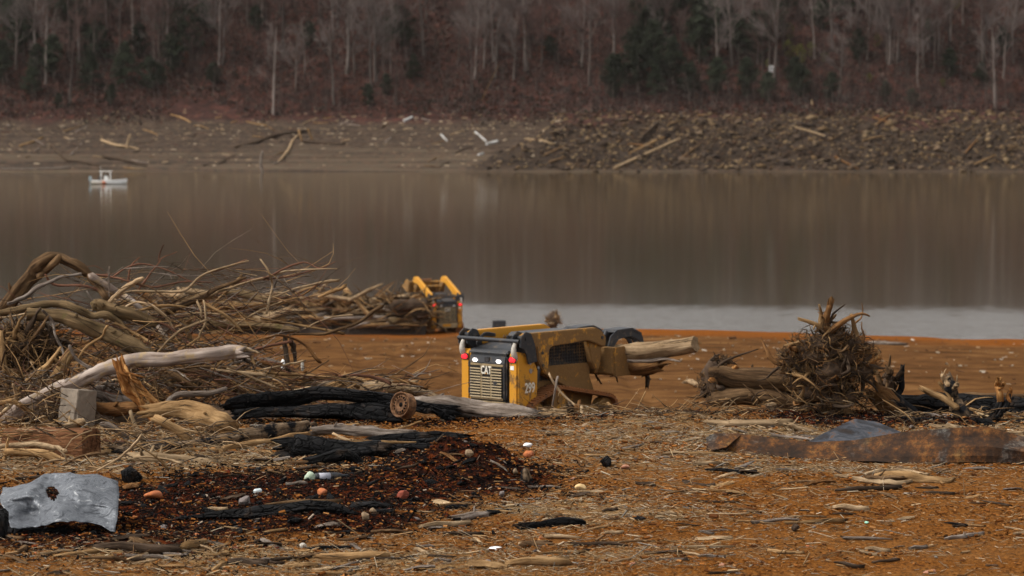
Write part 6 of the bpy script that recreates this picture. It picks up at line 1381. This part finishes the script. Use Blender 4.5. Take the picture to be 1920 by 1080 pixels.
for i in range(n + 1):
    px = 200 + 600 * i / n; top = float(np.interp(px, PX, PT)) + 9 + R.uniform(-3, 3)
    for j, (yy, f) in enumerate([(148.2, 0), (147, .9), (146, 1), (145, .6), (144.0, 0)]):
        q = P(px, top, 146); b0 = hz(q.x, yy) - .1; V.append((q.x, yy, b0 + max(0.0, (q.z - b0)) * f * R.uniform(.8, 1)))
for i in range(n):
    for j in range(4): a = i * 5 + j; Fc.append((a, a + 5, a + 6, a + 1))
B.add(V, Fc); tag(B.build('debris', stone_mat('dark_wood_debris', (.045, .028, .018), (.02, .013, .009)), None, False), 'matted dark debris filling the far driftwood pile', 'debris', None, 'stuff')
# ---- brush that nobody could count, near pile
twig_mass('brushwood', 'matted thin twigs inside the near brush pile,',
          [(-10, 420, 560, 690, 51.2, 53.5, 330, 1.1, 40, 150, .45), (200, 520, 640, 745, 50.5, 52.5, 420, 1.2, 30, 130, .5), (150, 620, 500, 600, 52, 54.5, 170, .75, 60, 170, .35), (-10, 300, 690, 800, 49.3, 50.8, 420, 1.3, 25, 110, .6), (380, 800, 700, 760, 50.2, 52.0, 240, 1.2, 25, 110, .35)], ['brown', 'red', 'tan', 'grey', 'dark'], 61)
twig_mass('brushwood', 'sticks scattered below the near brush pile,', [(-10, 440, 790, 900, 43.5, 48.5, 620, 1.3, 16, 80, .35), (-10, 130, 700, 800, 48.6, 50, 160, 1.5, 20, 70, .8)], ['tan', 'pale', 'brown', 'dark'], 62)
twig_mass('root_litter', 'roots and sticks heaped around the root wad,', [(1280, 1700, 745, 800, 49.2, 51.2, 260, 1.3, 16, 70, .4), (1690, 1930, 770, 815, 48.5, 50.5, 150, 1.6, 20, 90, .3), (1000, 1330, 765, 810, 48.8, 50.8, 420, 1.0, 16, 70, .35)], ['brown', 'tan', 'dark', 'pale'], 63)
# matted soil and bark under the brush, so that the pile is not hollow
def heap(name, label, px0, px1, d0, d1, hgt, mat, seed):
    a = P(px0, 700, (d0 + d1) / 2).x; b = P(px1, 700, (d0 + d1) / 2).x; xs = np.linspace(a, b, 70); ys = np.linspace(d0, d1, 34)
    def zf(X, Y):
        u = (X - a) / (b - a); v = (Y - d0) / (d1 - d0); e = np.clip(np.minimum(np.minimum(u, 1 - u) * 5, np.minimum(v, 1 - v) * 4), 0, 1)
        return H(X, Y) - .08 + hgt * e * (.75 + 1.1 * fbm(X * 1.3, Y * 1.3, 4, seed))
    o = grid_mesh(name, xs, ys, zf, mat, None, 'stuff'); tag(o, label, 'debris')
M['mulch'] = stone_mat('dark_bark_mulch', (.10, .058, .030), (.030, .018, .011))
heap('bark_debris', 'dark bark and soil heaped under the brush pile', -120, 300, 49.3, 53.0, .75, M['mulch'], 81)
heap('bark_debris', 'bark and soil heaped behind the charred arched log', 260, 760, 50.0, 52.4, .35, M['mulch'], 82)

# ================================================================== LITTER ON THE SOIL
LM = [((110, 940), 'the zinc sheet'), ((287, 927), 'the round orange stone'), ((460, 940), 'the grey stone'), ((500, 962), 'the long burnt branch'), ((604, 893), 'the burnt bottle'), ((757, 928), 'the large red stone'), ((860, 890), 'the ash heap'), ((990, 900), 'the charred stake'), ((1088, 914), 'the yellow cobble'), ((1135, 866), 'the black charcoal clump'), ((663, 1044), 'the cut pale log'), ((360, 1022), 'the stubby tan log'), ((885, 968), 'the short grey log'), ((1200, 974), 'the black flat wood piece'), ((1335, 868), 'the pale cut stick'), ((1400, 796), 'the pale peeled log'), ((1365, 926), 'the brown clod'), ((1492, 990), 'the weedy clod'), ((1625, 981), 'the lone mint scrap'), ((1670, 895), 'the driftwood slab'), ((1808, 1005), 'the grey stick on bare soil'), ((1470, 1036), 'the sunken tan stick'), ((1850, 860), 'the rusty plate end'), ((1420, 850), 'the rusty plate tip'), ((928, 1029), 'the white plastic strip'), ((700, 840), 'the hollow charred log'), ((1060, 800), 'the sawn log end')]
def where_near(px, py):
    (lx, ly), nm = min(LM, key=lambda q: (q[0][0] - px) ** 2 + ((q[0][1] - py) * 2.2) ** 2); dx, dy = px - lx, (py - ly) * 2.2
    dist = math.hypot(dx, dy); w = 'just' if dist < 45 else 'a little' if dist < 110 else 'well'
    side = ('right of' if dx > 0 else 'left of') if abs(dx) > abs(dy) else ('in front of' if dy > 0 else 'behind')
    return f'{w} {side} {nm}'
stick_protos = []
for m in ('pale', 'tan', 'grey', 'brown', 'dark', 'char'):
    for b in range(4):
        r = random.Random(b * 7 + len(m)); B = MB(); bend = (.0, .06, .12, .03)[b]
        V, Fc, Gr = tube([(-.5, 0, 0), (-.15, bend, r.uniform(-.03, .05)), (.2, bend * .8, r.uniform(-.02, .06)), (.5, -bend * .3, 0)], [.055, .06, .05, .03] if b < 3 else [.09, .10, .09, .06], 6, .2, b, 'jag', 'jag', 2); B.add(V, Fc, Gr)
        o = B.build('stick', M[m], None, True); stick_protos.append((o.data, m, b)); bpy.data.objects.remove(o)
placed = 0
for k in range(2000):
    if placed >= 290: break
    py = 800 + 280 * R.random() ** .9; px = R.uniform(-20, 1940); g = G(px, py)
    dens = float(chip_mask(np.array([g.x]), np.array([g.y]))[0]); ch = float(char_mask(np.array([g.x]), np.array([g.y]))[0])
    if R.random() > dens * 1.1 + .18 or (ch > .5 and R.random() < .55): continue
    me, m, b = R.choice(stick_protos)
    if ch < .3 and m == 'char' and R.random() < .7: continue
    L = R.lognormvariate(-1.15, .5); L = max(.14, min(L, 1.0)); o = bpy.data.objects.new('stick', me); COL.objects.link(o)
    rz = R.gauss(0, .45) + (math.pi if R.random() < .5 else 0); ck, sk = math.cos(rz) * L * .5, math.sin(rz) * L * .5
    z0, z1 = hz(g.x - ck, g.y - sk), hz(g.x + ck, g.y + sk); th = L * R.uniform(.4, .8) if L > .5 else L * R.uniform(.6, 1.2)
    o.location = (g.x, g.y, max((z0 + z1) / 2, g.z) + th * .045 + .004); o.scale = (L, th, th); o.rotation_euler = (R.uniform(0, 6.28) if b == 0 else 0, -math.atan2(z1 - z0, L), rz)
    sz = 'long' if L > .5 else 'short' if L < .28 else 'medium'
    tag(o, f'{sz} {dict(pale="pale", tan="tan", grey="grey", brown="brown", dark="dark brown", char="charred")[m]} {("straight", "bent", "crooked", "stubby")[b]} stick {where_near(px, py)}', 'stick', 'sticks strewn over the soil'); placed += 1
# bark slabs and broken boards
slabs = []
for k in range(8):
    r = random.Random(900 + k); n = 9; V = []; Fc = []
    for i in range(n):
        u = i / (n - 1) - .5; w = (.10 + .05 * r.random()) * (1 - (abs(u) * 2) ** 4 * r.uniform(.3, .9)); c = r.uniform(-.015, .015); lift = .05 * math.sin(u * 3 + k) + r.uniform(-.008, .008)
        for q, h_ in ((-1, 0), (-.4, .035), (.45, .04), (1, .005), (.4, -.02), (-.4, -.02)): V.append((u, c + q * w, lift + h_ + r.uniform(-.006, .006)))
    for i in range(n - 1):
        for j in range(6): a = i * 6 + j; b = i * 6 + (j + 1) % 6; Fc.append((a, b, b + 6, a + 6))
    Fc += [tuple(range(5, -1, -1)), tuple(range((n - 1) * 6, n * 6))]
    Gr = [(y * 1.0, z, x) for x, y, z in V]
    for m in ('tan', 'brown', 'grey', 'dark', 'pale', 'rot'):
        B = MB(); B.add(V, Fc, Gr); o = B.build('bark_piece', M[m], None, False); slabs.append((o.data, m)); bpy.data.objects.remove(o)
ns = 0
for k in range(1500):
    if ns >= 150: break
    py = 800 + 275 * R.random(); px = R.uniform(-10, 1930); g = G(px, py); dens = float(chip_mask(np.array([g.x]), np.array([g.y]))[0])
    if R.random() > dens * 1.2 + .06: continue
    me, m = R.choice(slabs); L = R.uniform(.16, .55); o = bpy.data.objects.new('bark_piece', me); COL.objects.link(o); rz = R.gauss(0, .6) + (3.14 if R.random() < .5 else 0)
    ck, sk = math.cos(rz) * L * .5, math.sin(rz) * L * .5; z0, z1 = hz(g.x - ck, g.y - sk), hz(g.x + ck, g.y + sk)
    o.location = (g.x, g.y, max((z0 + z1) / 2, g.z) + .012); o.scale = (L, L * R.uniform(.5, 1.2), L * R.uniform(.8, 1.6)); o.rotation_euler = (R.gauss(0, .3), -math.atan2(z1 - z0, L) + R.gauss(0, .08), rz)
    tag(o, f'{"large" if L > .4 else "small" if L < .26 else "medium"} {dict(rot="rust brown", dark="dark brown").get(m, m)} bark piece {where_near(px, py)}', 'bark', 'bark pieces strewn over the soil'); ns += 1
rock_s = []
for k in range(5):
    V, Fc = rock_geo(500 + k, 1, .62)
    B = MB(); B.add(V * .8, Fc); o = B.build('stone', M['mulch'], None, False); rock_s.append(o.data); bpy.data.objects.remove(o)
names = list(SM); scount = 0; smesh = {}
for k in range(900):
    if scount >= 90: break
    py = R.uniform(815, 1078); px = R.uniform(0, 1920); g = G(px, py); ch = float(char_mask(np.array([g.x]), np.array([g.y]))[0])
    if ch < .3 and R.random() < .72: continue
    c = R.choice(['orange', 'red', 'grey', 'dark', 'dark', 'red', 'dark'] if ch > .3 else ['tan', 'grey', 'orange', 'tan', 'pink', 'dark']); i = R.randrange(5)
    if (c, i) not in smesh: me = rock_s[i].copy(); me.materials.clear(); me.materials.append(SM[c]); smesh[(c, i)] = me
    o = bpy.data.objects.new('stone', smesh[(c, i)]); COL.objects.link(o); s = R.uniform(.045, .12) * (1 if R.random() < .85 else 1.4); o.location = (g.x, g.y, g.z + s * .06); o.scale = (s * R.uniform(.8, 1.4), s, s * R.uniform(.7, 1)); o.rotation_euler = (R.uniform(-.3, .3), R.uniform(-.3, .3), R.uniform(0, 6.28))
    tag(o, f'{"tiny" if s < .085 else "small" if s < .13 else "fist sized"} {dict(orange="orange", red="red", grey="grey", tan="tan", dark="sooty dark", pink="pinkish", white="whitish")[c]} stone {where_near(px, py)}', 'stone', 'stones strewn over the soil'); scount += 1
cmesh = [rock_s[i].copy() for i in range(5)]
for me in cmesh: me.materials.clear(); me.materials.append(M['char'])
cc_ = 0
for k in range(700):
    if cc_ >= 85: break
    py = R.uniform(830, 1010); px = R.uniform(0, 1060); g = G(px, py)
    if float(char_mask(np.array([g.x]), np.array([g.y]))[0]) < .45: continue
    o = bpy.data.objects.new('charcoal_piece', cmesh[R.randrange(5)]); COL.objects.link(o); s = R.uniform(.07, .22); el = R.uniform(1, 2.2)
    o.location = (g.x, g.y, g.z + s * .1); o.scale = (s * el, s, s * R.uniform(.7, 1.1)); o.rotation_euler = (R.uniform(-.4, .4), R.uniform(-.4, .4), R.uniform(0, 6.28))
    tag(o, f'{"small" if s < .12 else "chunky"} {"long" if el > 1.6 else "blocky"} black charcoal piece {where_near(px, py)}', 'charcoal', 'charcoal pieces on the burnt ground'); cc_ += 1
# chips, splinters and straw nobody could count
def scatter(name, label, n, dens_f, len_mu, len_sd, wid, pal, prob, seed, d0=29, d1=51.5, tilt=.12, zoff=.004, xh=11, bias=.5, clod=False, clump=False):
    r = np.random.RandomState(seed); x = r.uniform(-xh, xh, n * 6); d = np.sqrt(r.uniform(d0 ** 2, d1 ** 2, n * 6)); ok = (np.abs(x) < d * .195 + .6) & (r.rand(n * 6) < dens_f(x, d)); x, d = x[ok][:n], d[ok][:n]; n = len(x); z = H(x, d)
    L = np.exp(r.normal(len_mu, len_sd, n)); an = r.normal(0, bias, n); t = r.normal(0, tilt, n)
    A = np.stack([np.cos(an) * np.cos(t), np.sin(an) * np.cos(t), np.sin(t)], 1) * (L * .5)[:, None]; S_ = np.stack([-np.sin(an), np.cos(an), 0 * an], 1); U = np.cross(A / (L * .5)[:, None], S_)
    w = (wid * np.exp(r.normal(0, .45, n)))[:, None]; w = np.minimum(w, L[:, None] * .45)
    C = np.stack([x, d, z + zoff + np.abs(np.sin(t)) * L * .4 + w[:, 0] * .3], 1); k = .72 if not clod else 1.0
    V = np.concatenate([C - A + S_ * w * .6, C - A - S_ * w * .5, C - A * .8 + U * w * .9, C + A + S_ * w * .45, C + A * .9 - S_ * w * .5, C + A * k + U * w * .8]); i = np.arange(n); q = lambda a, b, c, e: np.stack([i + a * n, i + b * n, i + c * n, i + e * n], 1)
    Fq = np.concatenate([q(0, 3, 5, 2), q(1, 2, 5, 4), q(0, 1, 4, 3)]); pal = np.array(pal); ci_ = r.choice(len(pal), n, p=prob)
    if clump: cl = vn(x * 1.6, d * 2.2, 95) + .25 * vn(x * 6, d * 8, 96); ci_ = np.where((cl < .62) & (r.rand(n) < .8), r.randint(0, 2, n), ci_)
    col = pal[ci_] * r.uniform(.65, 1.25, (n, 1))
    tag(mesh_np(name, V, Fq, M['litter'], {'col': np.tile(np.concatenate([col, np.ones((n, 1))], 1), (6, 1))}), label, 'litter', None, 'stuff')
PALW = [(.38, .27, .155), (.26, .165, .085), (.17, .10, .052), (.08, .047, .026), (.46, .37, .26), (.22, .20, .17)]
nochar = lambda x, d: (1 - .85 * np.clip(char_mask(x, d) * 1.4, 0, 1))
scatter('wood_chips', 'pale splinters and straw strewn over the soil', 72000, lambda x, d: np.clip(chip_mask(x, d) * 1.15, 0.07, 1) * nochar(x, d), -2.7, .6, .0048, PALW, [.25, .25, .18, .12, .1, .1], 71, bias=.9, tilt=.2)
scatter('wood_chips', 'larger splinters strewn over the soil', 5200, lambda x, d: np.clip(chip_mask(x, d) ** 1.5, 0.06, 1) * nochar(x, d), -1.75, .5, .009, PALW, [.28, .25, .15, .1, .12, .1], 72, bias=.8, tilt=.2)
scatter('soil_clods', 'crumbs of orange soil', 26000, lambda x, d: .12 + .6 * sstep(.42, .6, vn(x * .7, d * 1.3, 91)), -3.3, .45, .022, [(.22, .085, .022), (.14, .05, .014), (.08, .03, .011), (.28, .13, .045)], [.35, .3, .2, .15], 73, bias=2, clod=True)
scatter('ash_crumbs', 'black and rust coloured crumbs on the burnt ground', 46000, lambda x, d: np.clip(char_mask(x, d) * 1.3, 0, 1), -3.6, .65, .015, [(.008, .007, .007), (.022, .014, .010), (.105, .024, .009), (.055, .016, .009), (.14, .042, .014), (.26, .20, .15)], [.50, .24, .09, .12, .03, .02], 74, bias=2, tilt=.3, clod=True, clump=True)
scatter('pebbles', 'small stones and bits on the slope behind', 1500, lambda x, d: .3 + 0 * x, -2.2, .5, .05, [(.30, .24, .17), (.10, .05, .025), (.20, .12, .06), (.4, .34, .27)], [.2, .45, .25, .1], 75, d0=62, d1=140, xh=30, bias=1.5, clod=True)

# ================================================================== labels: tell apart what shares one
bpy.context.view_layer.update()
by = {}
for o in S.objects:
    if o.parent is None and 'label' in o and 'category' in o and o.get('kind') != 'stuff': by.setdefault(o['label'], []).append(o)
ORD = ['leftmost', 'second from left', 'third from left', 'fourth from left', 'fifth from left', 'sixth from left', 'seventh from left']
for lab, os_ in by.items():
    if len(os_) < 2: continue
    def sx(o):
        p = o.matrix_world.translation if o.type == 'EMPTY' or o.location.length > 1e-4 else Vector(o.data.vertices[0].co)
        return p.x / max(p.y, 1)
    os_.sort(key=sx)
    for i, o in enumerate(os_): o['label'] = lab + (', ' + ('rightmost' if i == len(os_) - 1 else ORD[i] if i < 7 else f'number {i + 1} from left'))
